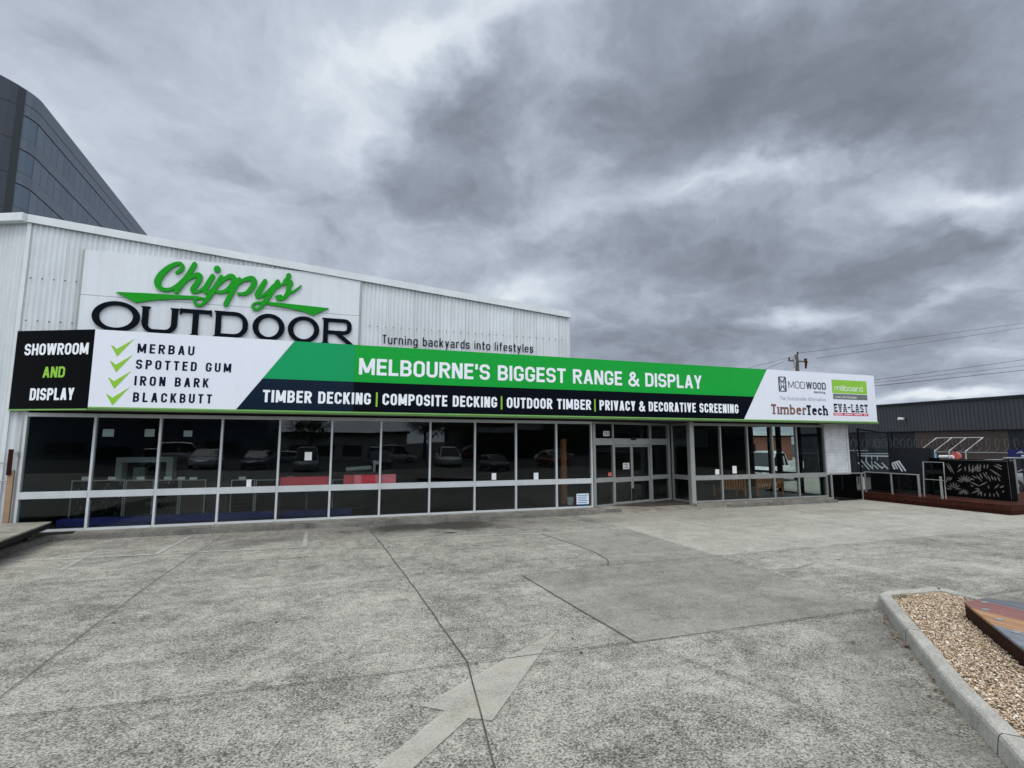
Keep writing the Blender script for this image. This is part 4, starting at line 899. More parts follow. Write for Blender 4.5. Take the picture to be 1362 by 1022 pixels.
# notices
notes = [(331, 643, 7, 10, 'white notice low in the fourth window'), (410, 607, 10, 11, 'square white notice in the middle of the fifth window'), (657, 634, 6, 9, 'narrow white notice left of the eighth mullion'), (713, 633.5, 6, 9, 'white notice low in the window left of the brown post'), (977, 625, 5, 10, 'tall white notice above the timber bench'), (954, 628, 5, 7, 'pale notice in the first window right of the column'), (144, 576, 16, 10, 'dim landscape notice high in the second window', 15.2), (199, 576, 14, 10, 'dim landscape notice by the third mullion', 15.2), (250, 577, 12, 8, 'dim landscape notice high in the third window', 15.2)]
for nt in notes:
    x, y, w0, h0, lab = nt[:5]; Yn = nt[5] if len(nt) > 5 else GYp-.003
    a, b = PY(x-w0/2, y+h0/2, Yn), PY(x+w0/2, y-h0/2, Yn)
    tag(MB().box(a[0], Yn-.001, a[2], b[0], Yn+.002, b[2]).build('paper_notice', 'paper'), lab, 'notice')
def skew_plate(x, y, w0, h0, m, nm, lab, cat, off=-.03, detail=None):
    u0, z0 = one(x-w0/2, y+h0/2); u1, z1 = one(x+w0/2, y-h0/2); t = thing(nm, lab, cat, (*(Pu((u0+u1)/2)), z0))
    W_(MB(), u0, u1, z0, z1, .004, off).build('plate', m, t)
    if detail:
        mb = MB(); fr_ = lambda u, z: (*(Pu(u)-ne*(.004-off)), z)
        if isinstance(detail, str): text(mb, detail, u0+(u1-u0)*.12, u1-(u1-u0)*.12, z0+(z1-z0)*.2, (z1-z0)*.6, fr_, wt=.22, gap=.2)
        else:
            for k in range(detail): zc = z1-(z1-z0)*(k+.7)/(detail+.4); e_ = (u1-u0)*random.uniform(.08, .2); p0, p1 = Pu(u0+e_)-ne*(.005-off), Pu(u1-e_)-ne*(.005-off); mb.poly([(*p0, zc-.012), (*p1, zc-.012), (*p1, zc+.012), (*p0, zc+.012)])
        mb.build('lettering', 'slate_letter', t)
skew_plate(805.5, 577, 8, 6.5, 'white_tag', 'street_number', 'white street number plate in the pane above the entry', 'number plate', detail='701')
skew_plate(832, 620, 8, 8.5, 'paper', 'paper_notice', 'white notice on the left sliding door', 'notice', detail=3); skew_plate(810.5, 631, 5, 5, 'salmon', 'sticker', 'square salmon red sticker left of the sliding doors', 'sticker')
a, b = PY(767, 672, GYp-.004), PY(783, 656.5, GYp-.004)
ho = thing('hours_sign', 'white hours sign standing low in the window left of the entry', 'sign', (a[0], GYp, a[2]))
MB().box(a[0], GYp-.006, a[2]+.02, b[0], GYp-.002, b[2]).build('plate', 'paper', ho); mb = MB()
for k in range(6): zc = b[2]-.05-k*.055; mb.box(a[0]+.03+.02*(k % 2), GYp-.008, zc-.012, b[0]-.03-.03*(k % 3), GYp-.0065, zc+.012)
mb.build('print', 'cyan_box', ho)
x = pinside(750, 15.6); tag(MB().tube([(x, 15.6, .165), (x, 15.6, 2.3)], .11, 14).build('timber_post', 'timber', smooth=True), 'round orange timber post standing inside the window left of the entry', 'post')
bk = thing('bucket', 'small white bucket on the floor beside the timber post', 'bucket', (pinside(758, 15.3), 15.3, .165)); xb = pinside(758, 15.3)
MB().tube([(xb, 15.3, .166), (xb, 15.3, .40)], [.09, .12], 12).build('body', 'white_tag', bk)
def bench(pa, pb, lab):
    xa, xb = pinside(pa, 15.6), pinside(pb, 15.6); t = thing('garden_bench', lab, 'bench', ((xa+xb)/2, 15.7, .165), 'slatted timber benches inside the right windows')
    for x in (xa+.03, xb-.09):
        for y in (15.5, 15.95): MB().box(x, y, .166, x+.06, y+.06, .86 if y < 15.6 else .6).build('leg', 'bench_timber', t)
    n = max(3, int((xb-xa)/.13)); mb = MB()
    for i in range(n): x0 = xa+.1+(xb-xa-.2)*i/n; mb.box(x0, 15.515, .47, x0+.07, 15.54, .83)
    mb.build('backrest', 'bench_timber', t); MB().box(xa, 15.57, .42, xb, 15.945, .45).build('seat', 'bench_timber', t); MB().box(xa, 15.505, .831, xb, 15.55, .9).build('top_rail', 'bench_timber', t)
bench(957, 990, 'short slatted timber bench left of the tall notice'); bench(1003, 1040, 'longer slatted timber bench near the end glazing')
cb_ = thing('white_cabinet', 'white framed cabinet deep inside behind the second mullion', 'cabinet', (-5.3, 17.6, .165)); xa, xb = pinside(152, 17.6), pinside(228, 17.6)
MB().box(xa, 17.6, .166, xa+.16, 18, 1.75).box(xb-.16, 17.6, .166, xb, 18, 1.75).box(xa+.161, 17.6, 1.6, xb-.161, 18, 1.75).build('frame', 'white_tag', cb_); MB().box((xa+xb)/2-.3, 17.7, .166, (xa+xb)/2, 17.9, 1.45).build('door', 'galv', cb_)
ps = thing('plan_printer', 'white machine with a pale roll on a counter behind the sixth window', 'machine', (pinside(478, 16.5), 16.5, .165)); xa, xb = pinside(455, 16.5), pinside(500, 16.5)
MB().box(xa, 16.4, .166, xb, 16.9, 1.28).build('counter', 'interior_dark', ps); MB().tube([(xa+.1, 16.45, 1.36), (xb-.15, 16.45, 1.40)], .07, 10).build('roll', 'white_tag', ps); MB().box(xb-.1, 16.42, 1.281, xb-.03, 16.5, 1.62).box(xb-.03, 16.42, 1.5, xb+.12, 16.5, 1.6).build('arm', 'white_tag', ps)
# sign board seen inside the right windows
hb = MB().box(13.0, 17.6, 2.0, 14.7, 17.65, 2.75); tag(hb.build('hanging_board', 'charcoal_steel'), 'grey board hanging inside above the short bench', 'board')
mat('backdrop_grey', S(128, 126, 120), .8, .15); mat('rack_white', S(168, 170, 168), .5, .1); mat('wire_grey', S(92, 96, 98), .6, .1)
# ------------------------------------------------------------------ right: glass balustrade, merbau deck, screens
DX = 19.15
md = thing('merbau_deck', 'low dark red timber deck edge along the right side of the car park', 'deck', (DX, 12, 0))
MB().box(DX+.03, 9.87, .0, 25, 15.2, .265).build('frame', 'merbau_dark', md)
for k in range(2): MB().wall((DX, 15.2), (DX, 9.84), .005+.131*k, .132+.131*k, .028, .0).wall((DX, 9.84), (25, 9.84), .005+.131*k, .132+.131*k, .028, .0).build('fascia', 'merbau_dark' if k == 0 else 'merbau', md)
mb = MB()
for k in range(48):
    y = 9.84+k*.112
    if y < 15.1: mb.box(DX-.02, y, .2655, 25, y+.106, .295)
mb.build('decking', 'merbau', md)
BX = 19.28
bl = thing('glass_balustrade', 'low smoked glass balustrade with silver posts between the brick pier and the black screen', 'balustrade', (BX, 13.5, .295))
yp = [14.33, 13.34, 12.42, 11.72]
for y in yp: MB().box(BX-.025, y-.025, .296, BX+.025, y+.025, 1.04).build('post', 'aluminium', bl)
for x in (17.5, 19.05): MB().box(x-.025, 14.29, .0, x+.025, 14.34, 1.0).build('post', 'aluminium', bl)
MB().wall((BX, 14.36), (BX, 12.38), 1.041, 1.075, .05).build('rail', 'aluminium', bl); MB().wall((17.44, 14.315), (BX-.031, 14.315), 1.001, 1.035, .05).build('rail', 'aluminium', bl)
for a, b in zip(yp[:2], yp[1:3]): MB().wall((BX, a-.03), (BX, b+.03), .32, 1.03, .01).build('pane', 'smoke_glass', bl)
MB().wall((BX, 13.31), (BX, 12.45), .45, .48, .02, .03).build('mid_rail', 'aluminium', bl)
MB().wall((17.53, 14.315), (19.02, 14.315), .06, .99, .012).build('pane', 'smoke_glass', bl); MB().box(17.47, 14.40, .01, 18.9, 14.44, .97).build('backing_panel', 'charcoal_dark', bl)
tp = thing('tall_glass_screen', 'tall dark framed glass screen above the balustrade beside the brick pier', 'glass screen', (19.4, 14.0, .295)); MB().box(19.38, 13.39, .296, 19.43, 13.44, 2.55).box(19.38, 14.55, .296, 19.43, 14.6, 2.75).hexa([(19.38, 13.445, 2.50), (19.43, 13.445, 2.50), (19.43, 14.545, 2.68), (19.38, 14.545, 2.68)], [(19.38, 13.445, 2.55), (19.43, 13.445, 2.55), (19.43, 14.545, 2.73), (19.38, 14.545, 2.73)]).build('frame', 'dark_frame', tp); MB().prism([(13.445, .32), (14.545, .32), (14.545, 2.675), (13.445, 2.495)], 19.40, 19.41, 'X').build('pane', 'clear_glass', tp)
# dark parapet wall with slanted white brush strokes behind the glass
mw = thing('mural_wall', 'low dark wall painted with slanted white brush strokes behind the balustrade', 'wall', (20.6, 13.6, .295))
MB().box(20.6, 12.75, .296, 20.75, 15.1, 1.98).build('panel', 'charcoal_dark', mw)
m1 = lambda x, y: PX(1130+x/9.292, 560+y/9.292, 20.592)
ST = [[(100, 405, 5), (470, 405, 5)], [(110, 430, 8), (470, 437, 9)], [(205, 420, 6), (205, 510, 9)], [(270, 430, 6), (275, 475, 6)], [(340, 440, 5), (345, 480, 5)], [(110, 520, 8), (160, 570, 7)], [(145, 490, 8), (240, 600, 8)], [(205, 510, 9), (285, 590, 8)], [(270, 500, 6), (290, 600, 5)], [(300, 550, 8), (350, 590, 7)], [(310, 510, 8), (400, 585, 9), (430, 560, 6)], [(400, 520, 7), (470, 590, 9)],
      [(525, 530, 9), (555, 590, 12)], [(555, 520, 9), (590, 590, 8)], [(580, 510, 10), (650, 620, 9)], [(610, 500, 10), (690, 615, 9)], [(530, 520, 6), (600, 500, 6)], [(620, 215, 7), (640, 255, 7), (655, 250, 7)], [(655, 205, 7), (660, 290, 8), (668, 350, 7)]]
Xg, Yg = np.meshgrid(np.arange(60, 700, 3.), np.arange(640, 190, -3.)); D = np.full_like(Xg, 1e9)
for s_ in ST[:-2]: D = np.minimum(D, brush(Xg, Yg, s_))
mb = MB(); trace(mb, D+1e-6, lambda i, j: m1(60+3*i, 640-3*j)); mb.build('brush_stroke', 'letter_white', mw)
# laser-cut black screens
SX = 20.4
ls = thing('cutout_screen', 'black laser cut leaf pattern screen box standing on the deck corner', 'screen', (SX, 11.4, .295))
y0, y1, zb, zt = 10.42, 12.40, .31, 1.585
mp = lambda x, y: PX(1180+x/6.813, 540+y/6.813, SX)
def slot(L): return [(mp(x, y)[1], mp(x, y)[2], r) for x, y, r in L]
SL = [((530, 520), (580, 600)), ((552, 518), (603, 612)), ((640, 560), (665, 530)), ((635, 600), (672, 570)), ((742, 530), (742, 600)), ((776, 535), (770, 605)), ((820, 525), (812, 565)), ((846, 525), (838, 580)), ((880, 530), (878, 565)), ((912, 530), (905, 565)), ((965, 540), (1035, 575)), ((985, 528), (1035, 548)), ((930, 575), (1025, 637)),
      ((740, 685), (835, 727)), ((748, 655), (785, 672)), ((770, 635), (812, 655)), ((805, 625), (855, 682)), ((835, 610), (862, 657)), ((865, 605), (905, 657)), ((892, 602), (902, 622)), ((910, 630), (935, 682)), ((940, 630), (960, 672)), ((970, 640), (985, 677)), ((1000, 640), (1020, 682)), ((760, 795), (825, 765)), ((845, 800), (855, 780)), ((880, 822), (886, 795)), ((930, 790), (930, 822)), ((965, 795), (970, 822)), ((985, 770), (1010, 822)), ((915, 720), (920, 747)), ((970, 750), (1010, 715)), ((1020, 742), (1055, 727)), ((1045, 787), (1055, 770)), ((755, 720), (780, 732)), ((705, 545), (707, 590)), ((905, 690), (845, 720))]
for (fx, fy, a0, a1, k, r0, r1) in ((700, 700, 200, 330, 7, 18, 70), (600, 760, 190, 350, 7, 16, 66), (560, 690, 180, 300, 5, 14, 50), (690, 800, 190, 350, 7, 12, 46), (860, 760, 100, 190, 4, 20, 60), (800, 600, 200, 340, 5, 14, 50)):
    for i in range(k): a = math.radians(a0+(a1-a0)*i/(k-1)); SL.append(((fx+r0*math.cos(a), fy+r0*math.sin(a)), (fx+r1*math.cos(a), fy+r1*math.sin(a))))
st = .011; Yv, Zv = np.meshgrid(np.arange(y1-.002, y0, -st), np.arange(zb, zt, st)); D = np.full_like(Yv, -1.)
for (xa, ya), (xb, yb) in SL:
    p, q = mp(xa, ya), mp(xb, yb); D = np.maximum(D, -brush(Yv, Zv, [(p[1], p[2], .008), ((p[1]+q[1])/2, (p[2]+q[2])/2, .026), (q[1], q[2], .014)]))
mb = MB(); trace(mb, D+1e-7, lambda i, j: (SX, y1-.002-i*st, zb+j*st), np.array([.012, 0, 0])); mb.build('leaf_panel', 'screen_black', ls)
MB().box(SX, y0-.03, zb, SX+.26, y0-.002, zt).box(SX, y1, zb, SX+.06, y1+.03, zt).box(SX-.004, y0-.03, zt, SX+.03, y1+.03, zt+.025).build('box_frame', 'screen_black', ls)
pw = thing('pale_backdrop_wall', 'pale planter wall glimpsed through the leaf cutouts', 'backdrop', (21.7, 11.3, .295)); MB().box(21.7, 11.05, .296, 21.9, 13.4, 1.5).build('wall', 'backdrop_grey', pw); MB().box(21.66, 11.01, 1.501, 21.94, 13.44, 1.56).build('capping', 'backdrop_grey', pw)  # pale wall added behind the black screen to make its slots show light
df = thing('silver_easel', 'thin silver easel with a dark panel left of the leaf cutout screen', 'frame', (19.5, 12.1, .295))
MB().tube([(19.5, 12.42, .296), (19.6, 12.42, 1.5), (19.6, 11.78, 1.5), (19.45, 11.72, .296)], .02, 6).tube([(19.52, 12.38, .9), (19.52, 11.78, .9)], .012, 5).build('frame', 'aluminium', df)
MB().box(19.64, 11.8, .4, 19.66, 12.4, 1.45).build('panel', 'smoke_glass', df)
bp_ = thing('black_panel_row', 'plain black boundary panels behind the silver display frame', 'fence', (20.45, 12.6, .295)); MB().box(20.42, 12.44, .296, 20.48, 12.745, 1.6).build('panel', 'screen_black', bp_); MB().box(20.40, 12.44, 1.601, 20.5, 12.745, 1.63).build('cap', 'screen_black', bp_)
# white tray racks behind the screens
tr_ = thing('sloped_rack', 'white steel rack with sloping rails standing behind the black screens', 'rack', (22, 13.2, .295))
ry = [PX(x, 600, 22)[1] for x in (1223, 1243, 1262, 1284)]
for y in ry:
    MB().tube([(22, y, .296), (22, y, 1.86), (23.0, y-.05, 2.37)], .021, 6).build('leg', 'rack_white', tr_)
MB().tube([(23.0, ry[0]-.05, 2.37), (23.0, ry[-1]-.05, 2.37)], .021, 6).tube([(22.0, ry[0], 1.2), (22., ry[-1], 1.2)], .02, 6).build('rail', 'rack_white', tr_)
for (xa, xb, ya, yb, m, nm, lab, cat) in ((1230.5, 1239.5, 604, 612, 'cyan_box', 'blue_box', 'bright blue box on the rack behind the black screen', 'box'), (1265, 1276, 602, 612, 'salmon', 'red_disc', 'dull red round item on the rack behind the black screen', 'disc')):
    p, q = PX(xa, yb, 22.3), PX(xb, ya, 22.3)
    mb = MB().box(22.3, q[1], p[2]-.3, 22.6, p[1], q[2]) if nm == 'blue_box' else MB().tube([(22.3, (p[1]+q[1])/2, (p[2]+q[2])/2), (22.42, (p[1]+q[1])/2, (p[2]+q[2])/2)], abs(p[1]-q[1])/2, 14)
    tag(mb.build(nm, m, bevel=.01), lab, cat)
p, q = PX(1250, 608, 22.2), PX(1268, 608, 22.2); tag(MB().tube([tuple(p), tuple(q)], .07, 10).build('white_roll', 'white_tag', smooth=True), 'short white roll lying between the blue box and the red disc', 'roll')
# handrail and blue sign at the far right
hr = thing('handrail', 'pale cranked pipe handrail above the right end of the black screen', 'handrail', (22, 10.4, 0)); pts = [PX(x, y, 22) for x, y in ((1308, 612.5), (1332, 612), (1336, 609.5), (1362, 609.5))]+[np.array([22, 6., PX(1362, 609.5, 22)[2]])]
MB().tube([tuple(p) for p in pts], .03, 8).build('rail', 'galv', hr)
for y in (pts[1][1]-.2, 9.6, 7.5): MB().tube([(22, y, 0), (22, y, pts[3][2]-.03)], .025, 8).build('post', 'dark_frame', hr)
bs = thing('blue_sign', 'dark blue directional sign with white italic writing and an arrow at the right edge', 'sign', (24, 9.8, 0))
p, q = PX(1341, 608.5, 24), PX(1341, 598, 24); yb = p[1]-2.6
MB().box(24, yb, p[2], 24.04, p[1], q[2]).build('plate', 'sign_blue', bs); zm = (p[2]+q[2])/2; hh = q[2]-p[2]
text(MB(), 'Annexe', -(p[1]-.25), -(yb+.9), zm+.0*hh, hh*.32, lambda x, z: (23.993, -x-(z-zm)*.3, z), wt=.2, gap=.15).build('lettering', 'letter_white', bs)
MB().prism([(-0+yy, zz3) for yy, zz3 in ((p[1]-.4, zm-.36*hh), (p[1]-.4, zm-.2*hh), (p[1]-.95, zm-.2*hh), (p[1]-.95, zm-.12*hh), (p[1]-1.2, zm-.28*hh), (p[1]-.95, zm-.44*hh), (p[1]-.95, zm-.36*hh))], 23.985, 23.996, 'X').build('arrow', 'letter_white', bs)
for y in (yb+.3, p[1]-.15): MB().tube([(24.06, y, 0), (24.06, y, q[2])], .03, 8).build('post', 'galv', bs)

# dark steel shed across the yard
KX = 32.
ds = thing('charcoal_shed', 'long charcoal corrugated shed across the yard at the right', 'building', (KX, 16, 0)); zk = 4.42; zc = 2.86
YL, YR = 28.5, -12.
corrug((KX, YL), (KX, YR), zc, zk, .19, .03).build('cladding', 'charcoal_steel', ds)
MB().box(KX-.06, YR, zk, KX+.1, YL, zk+.14).build('roof_flashing', 'charcoal_dark', ds)
MB().box(KX+.03, 16.2, 0, KX+.2, 20.6, zc-.02).box(KX+.03, YR, 0, KX+.2, 15.7, 1.2).build('brick_base', 'brown_brick', ds)
MB().box(KX+.03, 15.7, 0, KX+.2, 16.199, zc-.02).box(KX+.03, YR, 1.201, KX+.2, 15.69, zc-.02).box(KX+.03, 20.601, 0, KX+.2, 21.9, zc-.02).box(KX+.03, 24.6, 0, KX+.2, YL, zc-.02).build('wall', 'charcoal_dark', ds)
MB().box(KX-.03, YR, zc-.05, KX+.02, YL, zc-.002).build('drip_strip', 'dark_frame', ds)
MB().box(KX+.25, YR, 0, KX+16, YL, zk).build('body', 'charcoal_dark', ds)
rd = MB(); 
for k in range(36): rd.wall((KX+.02, 24.55), (KX+.02, 21.95), .01+.08*k, .088+.08*k, .03+.01*(k % 2))
rd.build('roller_door', 'charcoal_dark', ds)
lp = thing('security_light', 'white floodlight on a short arm on the charcoal shed wall', 'light', (KX-.3, 22, 3.7)); p = PX(1197, 557, KX-.5)
MB().tube([(KX-.03, p[1]-.1, p[2]-.1), (KX-.35, p[1]-.1, p[2]+.02)], .03, 6).build('arm', 'dark_frame', lp); MB().prism([(p[1]+.13, p[2]-.07), (p[1]-.12, p[2]-.08), (p[1]-.14, p[2]+.03), (p[1]+.10, p[2]+.08)], KX-.55, KX-.32, 'X').build('head', 'white_tag', lp, bevel=.02)
# chain-link fence with a coil of razor wire
cf = thing('chain_fence', 'chain link fence with a coil of razor wire along the yard boundary', 'fence', (26, 15, 0)); FX_ = 26.
fzt = PX(1300, 602, FX_)[2]; ya_, yb_ = 22.0, 4.
for k in range(9): y = ya_-k*2.3; MB().tube([(FX_, y, 0), (FX_, y, fzt), (FX_-.25, y, fzt+.35)], .022, 6).build('post', 'dark_frame', cf)
MB().tube([(FX_, ya_, fzt), (FX_, yb_, fzt)], .018, 6).build('rail', 'galv', cf)
coil = []
for i in range(1500): a = i*2*math.pi/26; coil.append((FX_-.1+.27*math.cos(a), ya_-i*(ya_-yb_)/1500, fzt+.32+.27*math.sin(a)))
MB().tube(coil, .006, 3).build('razor_wire', 'wire_grey', cf)
mb = MB(); zf = fzt; k = ya_
while k > yb_-zf:
    for sgn in (1, -1):
        a_, b_ = (k, 0.02), (k+sgn*zf, zf)
        mb.tube([(FX_+.01*sgn, a_[0], a_[1]), (FX_+.01*sgn, b_[0], b_[1])], .0022, 3, False)
    k -= .14
mb.build('mesh', 'wire_grey', cf)

# brick workshop beyond the end glazing, and its low roof
bw = thing('brick_workshop', 'low red brick workshop with a pale roof seen through the end glazing', 'building', (30, 42, 0))
MB().box(22, 42, 0, 46, 54, 2.95).build('wall', 'red_brick', bw); MB().prism([(21.6, 2.96), (46.4, 2.96), (46.4, 3.2), (34, 3.75), (21.6, 3.2)], 41.6, 54.4, 'Y').build('roof', 'white_trim', bw)
for x in (26., 33., 40.): w_ = MB().box(x-1, 41.93, 1., x+1, 41.99, 2.1).build('window', 'dark_frame', bw)
MB().box(36., 41.95, 0, 38.2, 41.99, 2.3).build('door', 'white_tag', bw)

# ------------------------------------------------------------------ dark glass tower at the left
tw = thing('office_tower', 'dark glass office tower with a rounded corner behind the white shed', 'tower', (-31.4, 60, 0))
m, t, p, o = new_mat('tower_glass'); g_ = t.node('ShaderNodeNewGeometry').outputs['Position']; s_ = t.node('ShaderNodeSeparateXYZ'); t.l.new(g_, s_.inputs[0])
c_ = t.node('ShaderNodeCombineXYZ'); t.l.new(t.m('SUBTRACT', s_.outputs[1], s_.outputs[0]), c_.inputs[0]); t.l.new(s_.outputs[2], c_.inputs[1])
br = t.node('ShaderNodeTexBrick'); t.l.new(c_.outputs[0], br.inputs[0]); br.offset = 0; br.inputs['Scale'].default_value = 1.; br.inputs['Brick Width'].default_value = 1.6; br.inputs['Row Height'].default_value = 40.; br.inputs['Mortar Size'].default_value = .045
br.inputs['Color1'].default_value = (*S(112, 125, 138), 1); br.inputs['Color2'].default_value = (*S(102, 116, 130), 1); br.inputs['Mortar'].default_value = (*S(62, 72, 84), 1)
t.put(p.inputs['Base Color'], br.outputs[0]); p.inputs['Roughness'].default_value = .4; p.inputs['Specular IOR Level'].default_value = .2
mat('tower_spandrel', S(100, 110, 122), .4, .08, 2.); mat('tower_line', S(32, 38, 46), .5, .1); mat('tower_navy', S(26, 36, 54), .15, .15, .4)
TX, TYc, R_, TZ = -31.4, 60., 3.2, 38.2; _d = ray(415, 590); TSK = -_d[0]/_d[1]
def outl(off=0.):                              # plan outline: right face, round corner, front face
    P = [(TX-TSK*62+off, 125.), (TX+off, TYc+R_)]
    P += [(TX-R_+(R_+off)*math.cos(a), TYc+R_-(R_+off)*math.sin(a)) for a in [i*math.pi/16 for i in range(1, 8)]]
    return P+[(TX-R_, TYc-off), (-70, TYc-off)]
rise = lambda p: .0 if p[1] > TYc+R_-.1 else min(1.9, .18*(TX-p[0])**1.25)
def band(z0, z1, off, m, nm, crown=False):
    O = outl(off); mb = MB(); mb.grid([[(x, y, z0) for x, y in O], [(x, y, z1+(rise((x, y)) if crown else 0)) for x, y in O]])
    mb.grid([[(x, y, z1+(rise((x, y)) if crown else 0)) for x, y in O], [(x, y, z1+(rise((x, y)) if crown else 0)) for x, y in outl(off-.35)]]); return mb.build(nm, m, tw)
band(36.75, TZ, .05, 'tower_spandrel', 'parapet', True); band(35.55, 36.70, .03, 'tower_spandrel', 'parapet')
z = 35.5; k = 0
while z > 2:
    f_ = band(z-2.35, z-.05, 0., 'tower_glass', 'window_band'); band(z-3.6, z-2.4, .03, 'tower_spandrel', 'spandrel'); z -= 3.65
MB().prism([(x, y) for x, y in outl(-.06)]+[(-70, 125)], 0, TZ-.4).build('core', 'tower_line', tw)
# darker glazing on the front face, standing just proud of it
z = TZ
mb = MB()
for xx in (TX-1.15, TX-2.6): pass
nv = MB(); 
for a0, a1 in ((4, 5),):
    O = outl(.09)[a0:a1+1]; nv.grid([[(x, y, 0) for x, y in O], [(x, y, TZ+rise((x, y))-.1) for x, y in O]])
nv.build('corner_strip', 'tower_line', tw)
fv = MB(); O = outl(.075)[5:]; fv.grid([[(x, y, 0) for x, y in O], [(x, y, TZ+rise((x, y))-.05) for x, y in O]]); fv.build('front_glazing', 'tower_navy', tw)
fl = MB(); O = outl(.11)[5:]
z = 36.2
while z > 2:
    fl.grid([[(x, y, z) for x, y in O], [(x, y, z+.12) for x, y in O]]); z -= 3.65
fl.build('floor_line', 'tower_line', tw)

# ------------------------------------------------------------------ power pole and lines
pp = thing('power_pole', 'timber power pole with crossarm behind the right end of the sign', 'pole', (45.2, 40, 0))
tz = PY(1060, 472, 40)[2]
MB().tube([(45.25, 40, 0), (45.25, 40, tz)], [.24, .17], 10).build('pole', 'pole_timber', pp); az = PY(1060, 481, 40)[2]
MB().wall((43.95, 39.84), (46.55, 39.84), az-.07, az+.07, .12).build('crossarm', 'pole_timber', pp)
for x, zt_ in ((44.05, .3), (45.25, tz-az+.25), (46.4, .35)): MB().tube([(x, 39.84, az+.07 if x != 45.25 else tz), (x, 39.84, az+zt_)], [.06, .09], 8).build('insulator', 'merbau', pp)
for x in (44.55, 46.1): MB().tube([(x, 39.75, az+.3), (x+.1, 39.72, az-.1), (x+.02, 39.75, az-.75)], [.11, .13, .09], 8).build('fuse_switch', 'galv' if x < 45 else 'merbau', pp)
def wire(p, q, sag, lab, r=.02):
    p, q = np.array(p, float), np.array(q, float); pts = [tuple(p+(q-p)*i/30-np.array([0, 0, sag*4*(i/30)*(1-i/30)])) for i in range(31)]
    tag(MB().tube(pts, r, 5).build('power_line', 'wire'), lab, 'cable', 'overhead power lines')
def Wp(x, y, Y): return PY(x, y, Y)
ext = lambda p, q, k=1.5: p+(q-p)*k
for (x0, y0, x1, y1, Yq, r, lab) in ((1062, 470, 1362, 429, 40.2, .018, 'upper thin wire from the top of the power pole to the right edge'), (1085, 477, 1362, 435, 39.84, .018, 'second thin wire from the crossarm to the right edge'), (1120, 511.5, 1362, 478, 38, .022, 'upper of the three low wires right of the white sign end'), (1120, 514, 1362, 486, 38.6, .018, 'middle of the three low wires right of the white sign end'), (1120, 518, 1362, 492, 38, .03, 'thickest dark wire lowest of the three right of the sign end')):
    p = Wp(x0, y0, Yq); q = Wp(x1, y1, Yq); wire(p, ext(p, q), .1 if y0 < 500 else .05, lab, r)
for (x1, y1, lab) in ((960, 497, 'thin wire running left from the power pole top behind the green band'), (1000, 497, 'faint wire running left from the crossarm behind the sign')):
    p = Wp(1060 if y1 == 497 and x1 == 960 else 1043, 473 if x1 == 960 else 481, 39.9); q = Wp(x1, y1, 60); wire(p, ext(p, q), .1, lab, .018)

